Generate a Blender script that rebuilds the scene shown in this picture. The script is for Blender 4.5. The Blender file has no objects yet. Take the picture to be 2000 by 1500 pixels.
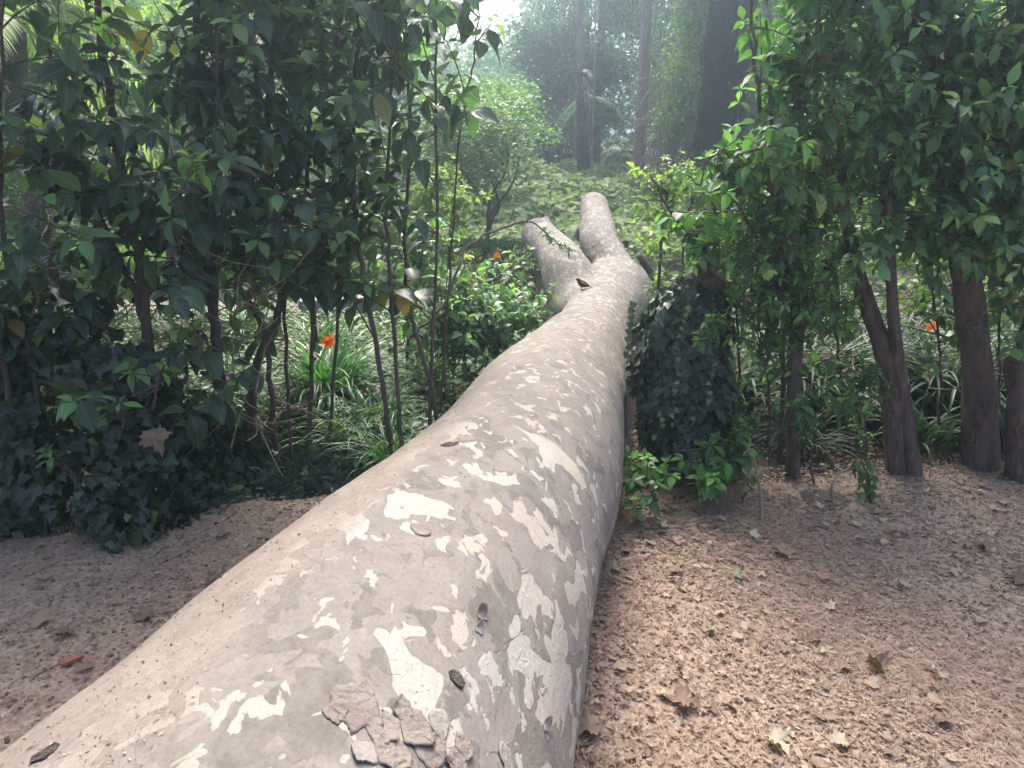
import bpy, math, random
import numpy as np
from mathutils import Vector, noise
from mathutils.bvhtree import BVHTree
R = math.radians
random.seed(7)
rng = np.random.default_rng(7)
S = bpy.context.scene
COL = S.collection

# ------------------------------------------------------------------ camera, light, exposure
cam_data = bpy.data.cameras.new('camera')
cam = bpy.data.objects.new('camera', cam_data); COL.objects.link(cam)
PITCH, HC, FPX = R(16.6), 1.6, 1511.0
cam.location = (0, 0, HC); cam.rotation_euler = (R(90) - PITCH, 0, 0)
cam_data.sensor_width = 36; cam_data.lens = 36 * FPX / 2000
cam_data.clip_start = .05; cam_data.clip_end = 2000
S.camera = cam
SUN_EL, SUN_AZ = R(54), R(-3)      # azimuth measured from +Y towards +X
world = bpy.data.worlds.new('World'); S.world = world; world.use_nodes = True
wn = world.node_tree
sky = wn.nodes.new('ShaderNodeTexSky'); sky.sky_type = 'NISHITA'; sky.sun_disc = False
sky.sun_elevation = SUN_EL; sky.sun_rotation = SUN_AZ
sky.air_density = 1.0; sky.dust_density = 7.0; sky.ozone_density = 1.0
wn.links.new(sky.outputs[0], wn.nodes['Background'].inputs[0])
wn.nodes['Background'].inputs[1].default_value = .15
sd = bpy.data.lights.new('sun', 'SUN'); sd.energy = 1.6; sd.angle = R(38); sd.color = (1, .95, .88)
sun = bpy.data.objects.new('sun', sd); COL.objects.link(sun)
sv = Vector((math.sin(SUN_AZ) * math.cos(SUN_EL), math.cos(SUN_AZ) * math.cos(SUN_EL), math.sin(SUN_EL)))
sun.rotation_euler = sv.to_track_quat('Z', 'Y').to_euler()
S.view_settings.view_transform = 'Standard'; S.view_settings.look = 'None'
S.view_settings.exposure = 1.85; S.view_settings.gamma = 1
S.cycles.use_denoising = True
S.cycles.max_bounces = 8; S.cycles.diffuse_bounces = 4; S.cycles.transmission_bounces = 6
S.cycles.volume_bounces = 0

# ------------------------------------------------------------------ helpers
CF = np.array([0, math.cos(PITCH), -math.sin(PITCH)]); CU = np.array([0, math.sin(PITCH), math.cos(PITCH)])
def ray(px, py): return CF + (750 - py) / FPX * CU + np.array([(px - 1000) / FPX, 0, 0])
def at(px, py, y):                       # point of the place seen there, y metres ahead
    d = ray(px, py); return np.array([0, 0, HC]) + d * (y / d[1])
def on(px, py, z=0.):                    # point of the ground (height z) seen there
    d = ray(px, py); return np.array([0, 0, HC]) + d * ((z - HC) / d[2])
def tag(o, label=None, cat=None, group=None, kind=None):
    if label: o['label'] = label
    if cat: o['category'] = cat
    if group: o['group'] = group
    if kind: o['kind'] = kind
    return o
def empty(name, loc, label, cat, group=None):
    o = bpy.data.objects.new(name, None); COL.objects.link(o); o.location = loc
    o.empty_display_size = .1
    return tag(o, label, cat, group)
def nrmz(a): return a / np.maximum(np.linalg.norm(a, axis=-1, keepdims=True), 1e-9)

class Geo:
    def __init__(s): s.v = []; s.f = []; s.a = []; s.m = []; s.n = 0
    def add(s, v, faces, attr=None, mat=0):
        v = np.asarray(v, float).reshape(-1, 3)
        for f in (faces if isinstance(faces, list) else [faces]):
            f = np.asarray(f, int)
            if f.size: s.f.append(f + s.n); s.m.append(np.full(len(f), mat))
        s.v.append(v); s.a.append(np.zeros((len(v), 3)) if attr is None else np.asarray(attr, float).reshape(-1, 3)); s.n += len(v)
    def build(s, name, mats, parent=None, smooth=True):
        V = np.concatenate(s.v) if s.v else np.zeros((0, 3)); A = np.concatenate(s.a) if s.a else V
        me = bpy.data.meshes.new(name)
        me.vertices.add(len(V)); 
        off = np.array(parent.matrix_basis.translation) if parent is not None else np.zeros(3)
        if parent is not None and parent.parent is not None: off = off + np.array(parent.parent.matrix_basis.translation)
        me.vertices.foreach_set('co', (V - off).ravel())
        li = np.concatenate([f.ravel() for f in s.f]); cnt = np.concatenate([np.full(len(f), f.shape[1]) for f in s.f])
        me.loops.add(len(li)); me.loops.foreach_set('vertex_index', li)
        st = np.concatenate([[0], np.cumsum(cnt)[:-1]])
        me.polygons.add(len(cnt)); me.polygons.foreach_set('loop_start', st); me.polygons.foreach_set('loop_total', cnt)
        me.polygons.foreach_set('material_index', np.concatenate(s.m))
        at_ = me.attributes.new('leaf', 'FLOAT_VECTOR', 'POINT'); at_.data.foreach_set('vector', A.ravel())
        for m in (mats if isinstance(mats, (list, tuple)) else [mats]): me.materials.append(m)
        me.update(calc_edges=True)
        me.polygons.foreach_set('use_smooth', np.full(len(cnt), smooth))
        o = bpy.data.objects.new(name, me); COL.objects.link(o)
        if parent is not None: o.parent = parent
        return o

def spline(P, n):                         # catmull-rom through rows of P
    P = np.asarray(P, float); P = np.vstack([2 * P[0] - P[1], P, 2 * P[-1] - P[-2]])
    k = len(P) - 3; t = np.linspace(0, k - 1e-6, n); i = t.astype(int); u = (t - i)[:, None]
    a, b, c, d = P[i], P[i + 1], P[i + 2], P[i + 3]
    return .5 * (2 * b + (c - a) * u + (2 * a - 5 * b + 4 * c - d) * u**2 + (3 * b - a - 3 * c + d) * u**3)
def tube(g, P, r, seg=6, mat=0, rnd=.5, cap=True, rough=0., flare=None):
    P = np.asarray(P, float); n = len(P); r = np.broadcast_to(r, n).astype(float)
    T = nrmz(np.gradient(P, axis=0)); up = np.array([0, 0, 1.]) if abs(T[0, 2]) < .9 else np.array([1., 0, 0])
    s = nrmz(np.cross(T[0], up)); Sd = [s]
    for i in range(1, n):
        s = s - T[i] * (s @ T[i]); s = s / max(np.linalg.norm(s), 1e-9); Sd.append(s)
    Sd = np.array(Sd); B = np.cross(T, Sd); th = np.linspace(0, 2 * np.pi, seg, endpoint=False)
    rr = r[:, None] * np.ones(seg)
    if rough:
        ph = rng.random(4) * 6.3; ss = np.arange(n)[:, None]
        rr = rr * (1 + rough * (np.sin(2 * th + ph[0] + ss * .35) + .7 * np.sin(3 * th + ph[1] - ss * .5) + .8 * np.sin(5 * th + ph[2] + ss * .2)) * .5 + rough * .6 * (rng.random((n, seg)) - .5))
    V = P[:, None] + rr[:, :, None] * (np.cos(th)[None, :, None] * Sd[:, None] + np.sin(th)[None, :, None] * B[:, None])
    i = np.arange(n - 1)[:, None] * seg; j = np.arange(seg)[None]; k = (j + 1) % seg
    Q = np.stack([i + j, i + k, i + seg + k, i + seg + j], -1).reshape(-1, 4)
    A = np.zeros((n, seg, 3)); A[..., 0] = np.linspace(0, 1, n)[:, None]; A[..., 1] = .5; A[..., 2] = rnd
    fs = [Q]
    V = V.reshape(-1, 3); A = A.reshape(-1, 3)
    if cap:
        V = np.vstack([V, P[:1], P[-1:]]); A = np.vstack([A, [[0, .5, rnd]], [[1, .5, rnd]]]); c0 = n * seg; c1 = c0 + 1; jj = np.arange(seg)
        fs.append(np.stack([np.full(seg, c0), (jj + 1) % seg, jj], -1))
        fs.append(np.stack([np.full(seg, c1), (n - 1) * seg + jj, (n - 1) * seg + (jj + 1) % seg], -1))
    g.add(V, fs, A, mat)

# leaf templates: (t along, v across, z lift), list of faces
def tpl_simple(prof):
    t = [p[0] for p in prof]; w = [p[1] for p in prof]; n = len(t); V = []
    for a, b in zip(t, w): V += [(a, 0, 0), (a, -b, 0), (a, b, 0)]
    Q = []
    for i in range(n - 1):
        m, l, r_ = 3 * i, 3 * i + 1, 3 * i + 2; M, L_, R_ = m + 3, m + 4, m + 5
        Q += [(m, l, L_, M), (m, M, R_, r_)]
    return np.array(V, float), [np.array(Q)]
LAUREL = tpl_simple([(0, .015), (.1, .02), (.22, .3), (.42, .5), (.62, .46), (.82, .24), (1, .005)])
NARROW = tpl_simple([(0, .02), (.15, .3), (.4, .5), (.7, .36), (1, .005)])
SMALL = (np.array([(0, 0, 0), (.45, -.5, .1), (1, 0, -.05), (.45, .5, .1)], float), [np.array([(0, 1, 2), (0, 2, 3)])])
def tpl_fan(out, c=(.35, 0)):
    V = [(c[0], c[1], 0)] + [(a, b, .0) for a, b in out]; n = len(out)
    return np.array(V, float), [np.array([(0, 1 + i, 1 + (i + 1) % n) for i in range(n)])]
IVY = tpl_fan([(0, 0), (-.06, -.22), (.0, -.45), (.16, -.5), (.3, -.38), (.52, -.42), (.64, -.2), (1, 0), (.64, .2), (.52, .42), (.3, .38), (.16, .5), (.0, .45), (-.06, .22)], (.25, 0))
def _plane():
    pts = [(0, 0)]
    half = [(-.02, .12), (-.1, .34), (.04, .3), (.08, .46), (.2, .42), (.34, .66), (.38, .46), (.5, .52), (.5, .3), (.6, .17), (.72, .24), (.78, .12), (1, 0)]
    pts += [(a, -b) for a, b in half] + [(a, b) for a, b in half[-2::-1]]
    return tpl_fan(pts, (.3, 0))
PLANE = _plane()
ROUND = tpl_fan([(0, 0), (-.05, -.3), (.2, -.5), (.6, -.45), (.9, -.2), (1, 0), (.9, .2), (.6, .45), (.2, .5), (-.05, .3)], (.3, 0))
def leaves(g, tpl, P, D, N, L, W, droop=.2, fold=.25, rnd=None, mat=0, ripple=0.):
    P = np.asarray(P, float); n = len(P)
    if n == 0: return
    D = nrmz(np.asarray(D, float)); N = np.asarray(N, float); Sx = nrmz(np.cross(D, N)); N = np.cross(Sx, D)
    T, F = tpl; t = T[:, 0][None, :, None]; v = T[:, 1][None, :, None]; z = T[:, 2][None, :, None]
    L = np.broadcast_to(L, n)[:, None, None]; W = np.broadcast_to(W, n)[:, None, None]
    dr = np.broadcast_to(droop, n)[:, None, None]; fo = np.broadcast_to(fold, n)[:, None, None]
    lift = fo * np.abs(v) * W - dr * L * t**2 + z * W
    if ripple:
        ph = rng.random((n, 1, 1)) * 6.3; lift = lift + ripple * W * np.sin(t * 7 + v * 5 + ph)
    V = P[:, None] + L * (t - .25 * dr * t**2) * D[:, None] + W * v * Sx[:, None] + N[:, None] * lift
    K = len(T); rnd = rng.random(n) if rnd is None else np.broadcast_to(rnd, n)
    A = np.zeros((n, K, 3)); A[..., 0] = T[:, 0]; A[..., 1] = T[:, 1] + .5; A[..., 2] = rnd[:, None]
    off = (np.arange(n) * K)[:, None, None]
    g.add(V.reshape(-1, 3), [(f[None] + off).reshape(-1, f.shape[1]) for f in F], A.reshape(-1, 3), mat)
def rdir(n, zlo=-1, zhi=1):
    a = rng.random(n) * 2 * np.pi; z = rng.uniform(zlo, zhi, n); h = np.sqrt(np.maximum(0, 1 - z * z))
    return np.stack([h * np.cos(a), h * np.sin(a), z], -1)

# ------------------------------------------------------------------ materials
def mat_new(name):
    m = bpy.data.materials.new(name); m.use_nodes = True; nt = m.node_tree
    return m, nt, nt.nodes['Principled BSDF'], nt.nodes['Material Output']
def nd(nt, typ, **kw):
    n = nt.nodes.new(typ)
    for k, v in kw.items():
        if k.startswith('i_'): n.inputs[k[2:].replace('_', ' ')].default_value = v
        else: setattr(n, k, v)
    return n
def ramp(nt, stops, interp='LINEAR'):
    r = nt.nodes.new('ShaderNodeValToRGB'); r.color_ramp.interpolation = interp; e = r.color_ramp.elements
    while len(e) < len(stops): e.new(.5)
    for el, (p, c) in zip(e, stops): el.position = p; el.color = (*c, 1) if len(c) == 3 else c
    return r
def leaf_mat(name, stops, rough=.38, transl=.35, spec=.5, rib=.25, tcol=1.6):
    m, nt, b, out = mat_new(name); ln = nt.links.new
    a = nd(nt, 'ShaderNodeAttribute', attribute_name='leaf'); sp = nd(nt, 'ShaderNodeSeparateXYZ'); ln(a.outputs['Vector'], sp.inputs[0])
    r = ramp(nt, stops); ln(sp.outputs['Z'], r.inputs[0])
    # midrib and side veins belong to the leaf itself
    s1 = nd(nt, 'ShaderNodeMath', operation='SUBTRACT'); ln(sp.outputs['Y'], s1.inputs[0]); s1.inputs[1].default_value = .5
    s2 = nd(nt, 'ShaderNodeMath', operation='ABSOLUTE'); ln(s1.outputs[0], s2.inputs[0])
    mr = nd(nt, 'ShaderNodeMapRange'); mr.inputs[1].default_value = 0; mr.inputs[2].default_value = .06; mr.inputs[3].default_value = rib; mr.inputs[4].default_value = 0
    ln(s2.outputs[0], mr.inputs[0])
    mx = nd(nt, 'ShaderNodeMix', data_type='RGBA'); ln(mr.outputs[0], mx.inputs[0]); ln(r.outputs[0], mx.inputs[6]); mx.inputs[7].default_value = (.3, .4, .16, 1)
    ln(mx.outputs[2], b.inputs['Base Color'])
    b.inputs['Roughness'].default_value = rough; b.inputs['Specular IOR Level'].default_value = spec
    no = nd(nt, 'ShaderNodeTexNoise'); no.inputs['Scale'].default_value = 60; bp = nd(nt, 'ShaderNodeBump'); bp.inputs['Strength'].default_value = .12; bp.inputs['Distance'].default_value = .01
    ln(no.outputs[0], bp.inputs['Height']); ln(bp.outputs[0], b.inputs['Normal'])
    if transl:
        tr = nd(nt, 'ShaderNodeBsdfTranslucent'); hs = nd(nt, 'ShaderNodeMix', data_type='RGBA', blend_type='MULTIPLY')
        hs.inputs[0].default_value = 1; ln(mx.outputs[2], hs.inputs[6]); hs.inputs[7].default_value = (tcol * 1.15, tcol * 1.3, tcol * .58, 1)
        ln(hs.outputs[2], tr.inputs['Color']); ms = nd(nt, 'ShaderNodeMixShader'); ms.inputs[0].default_value = transl
        ln(b.outputs[0], ms.inputs[1]); ln(tr.outputs[0], ms.inputs[2]); ln(ms.outputs[0], out.inputs['Surface'])
    return m
def bark_mat(name, c1, c2, scale=14, bump=.5, stretch=(1, 1, .25)):
    m, nt, b, out = mat_new(name); ln = nt.links.new
    tc = nd(nt, 'ShaderNodeTexCoord'); mp = nd(nt, 'ShaderNodeMapping'); mp.inputs['Scale'].default_value = stretch; ln(tc.outputs['Object'], mp.inputs[0])
    n1 = nd(nt, 'ShaderNodeTexNoise'); n1.inputs['Scale'].default_value = scale; n1.inputs['Detail'].default_value = 6; n1.inputs['Roughness'].default_value = .65; ln(mp.outputs[0], n1.inputs[0])
    r = ramp(nt, [(.3, c1), (.7, c2)]); ln(n1.outputs[0], r.inputs[0]); ln(r.outputs[0], b.inputs['Base Color']); b.inputs['Roughness'].default_value = .85
    n2 = nd(nt, 'ShaderNodeTexNoise'); n2.inputs['Scale'].default_value = scale * 4; n2.inputs['Detail'].default_value = 4; ln(mp.outputs[0], n2.inputs[0])
    bp = nd(nt, 'ShaderNodeBump'); bp.inputs['Strength'].default_value = bump; bp.inputs['Distance'].default_value = .035; ln(n2.outputs[0], bp.inputs['Height']); ln(bp.outputs[0], b.inputs['Normal'])
    return m
def plain(name, c, rough=.8):
    m, nt, b, out = mat_new(name); ln = nt.links.new
    n1 = nd(nt, 'ShaderNodeTexNoise'); n1.inputs['Scale'].default_value = 25; n1.inputs['Detail'].default_value = 5
    r = ramp(nt, [(.3, tuple(x * .7 for x in c)), (.7, tuple(min(1, x * 1.2) for x in c))]); ln(n1.outputs[0], r.inputs[0]); ln(r.outputs[0], b.inputs['Base Color']); b.inputs['Roughness'].default_value = rough
    return m
M = {}
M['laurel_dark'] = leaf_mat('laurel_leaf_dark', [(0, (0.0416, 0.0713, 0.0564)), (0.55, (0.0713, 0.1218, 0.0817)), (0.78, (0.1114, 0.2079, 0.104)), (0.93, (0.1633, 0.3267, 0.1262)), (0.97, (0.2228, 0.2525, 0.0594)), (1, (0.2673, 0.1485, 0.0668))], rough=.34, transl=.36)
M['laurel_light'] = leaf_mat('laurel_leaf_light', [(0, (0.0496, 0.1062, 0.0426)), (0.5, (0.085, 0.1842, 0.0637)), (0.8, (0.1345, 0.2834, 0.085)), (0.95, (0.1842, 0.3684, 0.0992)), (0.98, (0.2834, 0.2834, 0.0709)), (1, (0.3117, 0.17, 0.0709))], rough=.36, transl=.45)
M['laurel_mid'] = leaf_mat('laurel_leaf_mid', [(0, (0.0549, 0.1097, 0.0549)), (0.55, (0.0987, 0.1975, 0.0833)), (0.85, (0.1535, 0.3072, 0.1097)), (0.96, (0.2633, 0.4168, 0.1317)), (1, (0.351, 0.2194, 0.1097))], rough=.38, transl=.33)
M['ivy'] = leaf_mat('ivy_leaf', [(0, (.022, .034, .024)), (.7, (.042, .064, .04)), (.9, (.06, .095, .05)), (1, (.16, .26, .07))], rough=.4, transl=.15, rib=.12)
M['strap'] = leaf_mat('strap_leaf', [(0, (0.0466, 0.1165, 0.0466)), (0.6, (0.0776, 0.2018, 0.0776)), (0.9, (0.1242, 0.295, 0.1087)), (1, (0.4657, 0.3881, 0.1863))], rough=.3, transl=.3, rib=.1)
M['strap_shaded'] = leaf_mat('strap_leaf_shaded', [(0, (.02, .045, .025)), (.6, (.035, .08, .04)), (.9, (.06, .12, .055)), (1, (.22, .19, .1))], rough=.5, transl=.2, rib=.1)  # darker copy of the strap leaf, shade of the right bed in its colour
M['vine'] = leaf_mat('vine_leaf', [(0, (.10, .165, .045)), (.6, (.19, .285, .08)), (.9, (.3, .38, .15)), (1, (.36, .33, .22))], rough=.55, spec=.3, transl=.4)
M['herb'] = leaf_mat('herb_leaf', [(0, (.03, .06, .02)), (.6, (.06, .13, .035)), (.92, (.1, .2, .05)), (1, (.2, .15, .07))], rough=.45, transl=.35)
M['tree_a'] = leaf_mat('tree_leaf_dark', [(0, (0.026, 0.065, 0.0286)), (0.6, (0.0455, 0.104, 0.039)), (1, (0.078, 0.169, 0.052))], rough=.45, transl=.35, rib=0)
M['tree_b'] = leaf_mat('tree_leaf_green', [(0, (0.044, 0.099, 0.0275)), (0.6, (0.077, 0.165, 0.0385)), (1, (0.132, 0.253, 0.055))], rough=.45, transl=.42, rib=0)
M['tree_c'] = leaf_mat('tree_leaf_yellow_green', [(0, (.09, .16, .03)), (.6, (.15, .25, .04)), (1, (.25, .34, .06))], rough=.45, transl=.45, rib=0)
M['small_tree'] = leaf_mat('small_tree_leaf', [(0, (.06, .12, .035)), (.6, (.1, .19, .05)), (1, (.2, .3, .08))], rough=.4, transl=.4, rib=0)
M['conifer'] = leaf_mat('conifer_needles', [(0, (0.024, 0.048, 0.028)), (0.7, (0.04, 0.076, 0.04)), (1, (0.08, 0.12, 0.056))], rough=.6, transl=.2, rib=0)
M['cypress'] = leaf_mat('cypress_needles', [(0, (0.006, 0.012, 0.0084)), (0.8, (0.0096, 0.018, 0.0108)), (1, (0.018, 0.03, 0.015))], rough=.7, transl=.05, rib=0)
M['grass'] = leaf_mat('grass_blades', [(0, (.08, .19, .03)), (.8, (.14, .3, .05)), (1, (.25, .3, .1))], rough=.5, transl=.45, rib=0)
M['dry'] = leaf_mat('dry_leaf', [(0, (.13, .08, .055)), (.3, (.24, .155, .11)), (.6, (.34, .235, .17)), (.85, (.45, .34, .26)), (.95, (.5, .42, .3)), (1, (.2, .25, .13))], rough=.7, transl=.12, rib=.15, tcol=1)
M['needle'] = leaf_mat('dry_needle', [(0, (.24, .14, .1)), (.6, (.4, .25, .18)), (1, (.52, .38, .27))], rough=.7, transl=0, rib=0)
M['petal'] = leaf_mat('orange_petal', [(0, (.75, .12, .02)), (1, (.85, .22, .05))], rough=.5, transl=.4, rib=.1, tcol=.8)
M['stem'] = bark_mat('shrub_bark', (.06, .045, .035), (.15, .115, .09), 20)
M['twig'] = bark_mat('twig_bark', (.07, .06, .04), (.16, .13, .09), 40)
M['rtrunk'] = bark_mat('brown_trunk_bark', (.065, .046, .038), (.22, .155, .125), 22, 1.0, (1, 1, .3))
M['ctrunk'] = bark_mat('conifer_trunk_bark', (.15, .1, .08), (.34, .24, .19), 9, .8)
M['palmtrunk'] = bark_mat('palm_trunk_fibre', (.05, .035, .028), (.14, .1, .075), 20, .8, (1, 1, 1))
M['deadwood'] = bark_mat('dead_wood', (.2, .15, .1), (.38, .3, .22), 25)
M['cut'] = bark_mat('cut_wood', (.3, .2, .11), (.5, .36, .22), 30)
M['red'] = plain('terracotta', (.35, .14, .09)); M['white'] = plain('white_paper', (.8, .8, .78))
M['stone'] = plain('grey_stone', (.32, .31, .3)); M['wire'] = plain('wire', (.05, .05, .045), .5)
M['bird'] = plain('bird_feathers', (.07, .045, .032)); M['beak'] = plain('bird_beak', (.05, .04, .03))
M['hose'] = plain('blue_cord', (.02, .1, .16), .5)

def ground_mat(name, dark, mid, light, s=1.0, bump=.6):
    m, nt, b, out = mat_new(name); ln = nt.links.new
    tc = nd(nt, 'ShaderNodeTexCoord')
    n1 = nd(nt, 'ShaderNodeTexNoise'); n1.inputs['Scale'].default_value = 1.3 * s; n1.inputs['Detail'].default_value = 5; ln(tc.outputs['Object'], n1.inputs[0])
    n2 = nd(nt, 'ShaderNodeTexVoronoi'); n2.inputs['Scale'].default_value = 75 * s; ln(tc.outputs['Object'], n2.inputs[0])
    n3 = nd(nt, 'ShaderNodeTexNoise'); n3.inputs['Scale'].default_value = 110 * s; n3.inputs['Detail'].default_value = 4; n3.inputs['Roughness'].default_value = .7; ln(tc.outputs['Object'], n3.inputs[0])
    r1 = ramp(nt, [(.3, mid), (.72, light)]); ln(n3.outputs[0], r1.inputs[0])
    mx = nd(nt, 'ShaderNodeMix', data_type='RGBA'); r2 = ramp(nt, [(.38, (0, 0, 0)), (.65, (1, 1, 1))]); ln(n1.outputs[0], r2.inputs[0])
    mul = nd(nt, 'ShaderNodeMath', operation='MULTIPLY'); ln(r2.outputs[0], mul.inputs[0]); mul.inputs[1].default_value = .55
    ln(mul.outputs[0], mx.inputs[0]); ln(r1.outputs[0], mx.inputs[6]); mx.inputs[7].default_value = (*dark, 1)
    mx2 = nd(nt, 'ShaderNodeMix', data_type='RGBA', blend_type='MULTIPLY'); mx2.inputs[0].default_value = .8; ln(mx.outputs[2], mx2.inputs[6]); sv_ = nd(nt, 'ShaderNodeSeparateXYZ'); ln(n2.outputs['Color'], sv_.inputs[0]); rv = ramp(nt, [(0, (.45, .42, .4)), (1, (1, .97, .93))]); ln(sv_.outputs[0], rv.inputs[0]); ln(rv.outputs[0], mx2.inputs[7])
    ln(mx2.outputs[2], b.inputs['Base Color']); b.inputs['Roughness'].default_value = .95
    ad = nd(nt, 'ShaderNodeMath', operation='ADD'); ln(n2.outputs['Distance'], ad.inputs[0]); ln(n3.outputs[0], ad.inputs[1])
    bp = nd(nt, 'ShaderNodeBump'); bp.inputs['Strength'].default_value = bump; bp.inputs['Distance'].default_value = .01; ln(ad.outputs[0], bp.inputs['Height']); ln(bp.outputs[0], b.inputs['Normal'])
    return m
M['soil'] = ground_mat('garden_soil', (.03, .024, .02), (.05, .037, .029), (.09, .068, .052))
M['path'] = ground_mat('path_earth', (.29, .2, .155), (.41, .295, .225), (.54, .415, .33), 1.0, .4)
M['gravel'] = ground_mat('pale_gravel', (.4, .34, .28), (.45, .38, .31), (.6, .52, .44))
M['lawn'] = ground_mat('lawn_soil', (.06, .12, .03), (.08, .17, .035), (.14, .26, .05), .6)

# ------------------------------------------------------------------ ground
def sstep(x): x = np.clip(x, 0, 1); return x * x * (3 - 2 * x)
def gh(x, y):                                   # height of the terrain
    x = np.asarray(x, float); y = np.asarray(y, float)
    z = sstep((x + 3.2) / 2.2) * np.clip(y - 8.6, 0, 7.6) * .125 + np.clip(y - 17, 0, 60) * .03
    z = z + .015 * np.sin(x * 1.7 + 1) * np.sin(y * 1.3) + .008 * np.sin(x * 4.1) * np.sin(y * 5.2 + 2)
    return z
def gridmesh(name, xs, ys, zf, mat, **kw):
    X, Y = np.meshgrid(xs, ys); Z = zf(X, Y); nx = len(xs); V = np.stack([X, Y, Z], -1).reshape(-1, 3)
    i = np.arange(len(ys) - 1)[:, None] * nx + np.arange(nx - 1)[None]
    g = Geo(); g.add(V, np.stack([i, i + 1, i + nx + 1, i + nx], -1).reshape(-1, 4)); o = g.build(name, mat); tag(o, kind='structure', **kw); return o
def axisvals(lo, hi, fine_lo, fine_hi, step): 
    a = np.arange(fine_lo, fine_hi + 1e-6, step); l = fine_lo - np.geomspace(.3, fine_lo - lo, 22); h = fine_hi + np.geomspace(.3, hi - fine_hi, 22)
    return np.concatenate([l[::-1], a, h])
gridmesh('ground', axisvals(-300, 300, -8, 8, .16), axisvals(-200, 400, -2, 22, .16), gh, M['soil'])
def pedge(x): return 3.62 + .12 * np.clip(x, -1, 3) * .5 - .55 * sstep((-.6 - x) / 1.4) + .05 * np.sin(x * 3.1) + .03 * np.sin(x * 8.3)
def pathz(X, Y): return gh(X, Y) + .022 + .006 * np.sin(X * 6) * np.sin(Y * 7) + .004 * np.sin(X * 17 + Y * 5) * np.sin(Y * 15)
xs = np.linspace(-12, 12, 500); vs = np.linspace(0, 1, 110)
X, Vv = np.meshgrid(xs, vs); Y = -6 + Vv * (pedge(X) + 6); g = Geo(); nx = len(xs)
Zp = pathz(X, Y); Zp = Zp + np.where(Vv > .995, -.02, 0)
i = np.arange(len(vs) - 1)[:, None] * nx + np.arange(nx - 1)[None]
g.add(np.stack([X, Y, Zp], -1).reshape(-1, 3), np.stack([i, i + 1, i + nx + 1, i + nx], -1).reshape(-1, 4))
tag(g.build('path', M['path']), kind='structure')
gridmesh('gravel_path', np.linspace(-14, -1.0, 60), np.linspace(7.9, 8.6, 10), lambda X, Y: gh(X, Y) + .02, M['gravel'])
gridmesh('far_gravel_path', np.linspace(3.2, 16, 60), np.linspace(9.2, 9.8, 6), lambda X, Y: gh(X, Y) + .03, M['gravel'])
gridmesh('lawn', np.linspace(-16, -2.2, 60), np.linspace(9.3, 24, 60), lambda X, Y: gh(X, Y) + .02, M['lawn'])
# grass on the lawn
n = 22000; P = np.stack([rng.uniform(-12, -2.3, n), rng.uniform(9.3, 15, n), np.zeros(n)], -1); P[:, 2] = gh(P[:, 0], P[:, 1]) + .01
g = Geo(); D = rdir(n, .5, 1); leaves(g, SMALL, P, D, rdir(n, -.2, .2), rng.uniform(.06, .13, n), .012, .3); tag(g.build('grass', M['grass']), 'bright green lawn beyond the left hedge', 'grass', kind='stuff')

# ------------------------------------------------------------------ the fallen plane trunk
g = Geo()
ST = [(-.62, -3.4, .50, .56), (-.58, -2.2, .49, .53), (-.52, -1.0, .48, .51), (-.46, 0, .47, .50), (-.41, .7, .46, .48), (-.357, 1.1, .433, .453), (-.274, 1.5, .416, .436), (-.189, 1.9, .402, .422), (-.098, 2.3, .387, .407), (.002, 2.7, .38, .40),
      (.082, 3.1, .368, .388), (.155, 3.5, .355, .375), (.226, 3.9, .343, .363), (.306, 4.3, .33, .349), (.396, 4.7, .33, .326), (.49, 5.1, .33, .296), (.585, 5.5, .34, .28), (.70, 6.0, .36, .285), (.83, 6.5, .38, .315), (.93, 7.0, .40, .33), (1.03, 7.35, .43, .25)]
sp = spline(ST, 120); tube(g, sp[:, :3], sp[:, 3], 40, rough=.0)
a0 = np.array([.98, 7.0, .52]); L1 = spline([(*a0, .2), (*at(1172, 480, 7.6), .185), (*at(1166, 440, 8.3), .178), (*at(1163, 408, 9.0), .17), (*at(1160, 402, 9.35), .165), (*at(1160, 402, 9.5), .11)], 40)
tube(g, L1[:, :3], L1[:, 3], 28)
L2 = spline([(.66, 5.95, .38, .27), (.60, 6.35, .40, .265), (*at(1106, 528, 6.75), .225), (*at(1084, 493, 7.3), .19), (*at(1061, 470, 7.8), .18), (*at(1049, 457, 8.15), .168), (*at(1046, 454, 8.3), .11)], 40)
tube(g, L2[:, :3], L2[:, 3], 28)
L3 = spline([(*at(1200, 500, 7.3), .12), (*at(1209, 488, 7.42), .06), (*at(1216, 480, 7.5), .04)], 12); tube(g, L3[:, :3], L3[:, 3], 16)
for pa, pb, r in ((at(1150, 390, 9.2), at(1129, 388, 9.15), .035), (at(1060, 445, 8.0), at(1068, 424, 8.1), .04)):
    tube(g, spline([pa, (pa + pb) / 2, pb], 6), [r * 1.5, r * 1.4, r * 1.2, r, r * .9, r * .6], 12)
raw = g.build('raw', M['stem'])
md = raw.modifiers.new('r', 'REMESH'); md.mode = 'VOXEL'; md.voxel_size = .017; md.use_smooth_shade = True
ms_ = raw.modifiers.new('s', 'SMOOTH'); ms_.factor = .6; ms_.iterations = 14
dg = bpy.context.evaluated_depsgraph_get(); tm = bpy.data.meshes.new_from_object(raw.evaluated_get(dg)); bpy.data.objects.remove(raw)
nv = len(tm.vertices); V = np.zeros(nv * 3); tm.vertices.foreach_get('co', V); V = V.reshape(-1, 3)
Nn = np.zeros(nv * 3); tm.vertices.foreach_get('normal', Nn); Nn = Nn.reshape(-1, 3)
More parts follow.
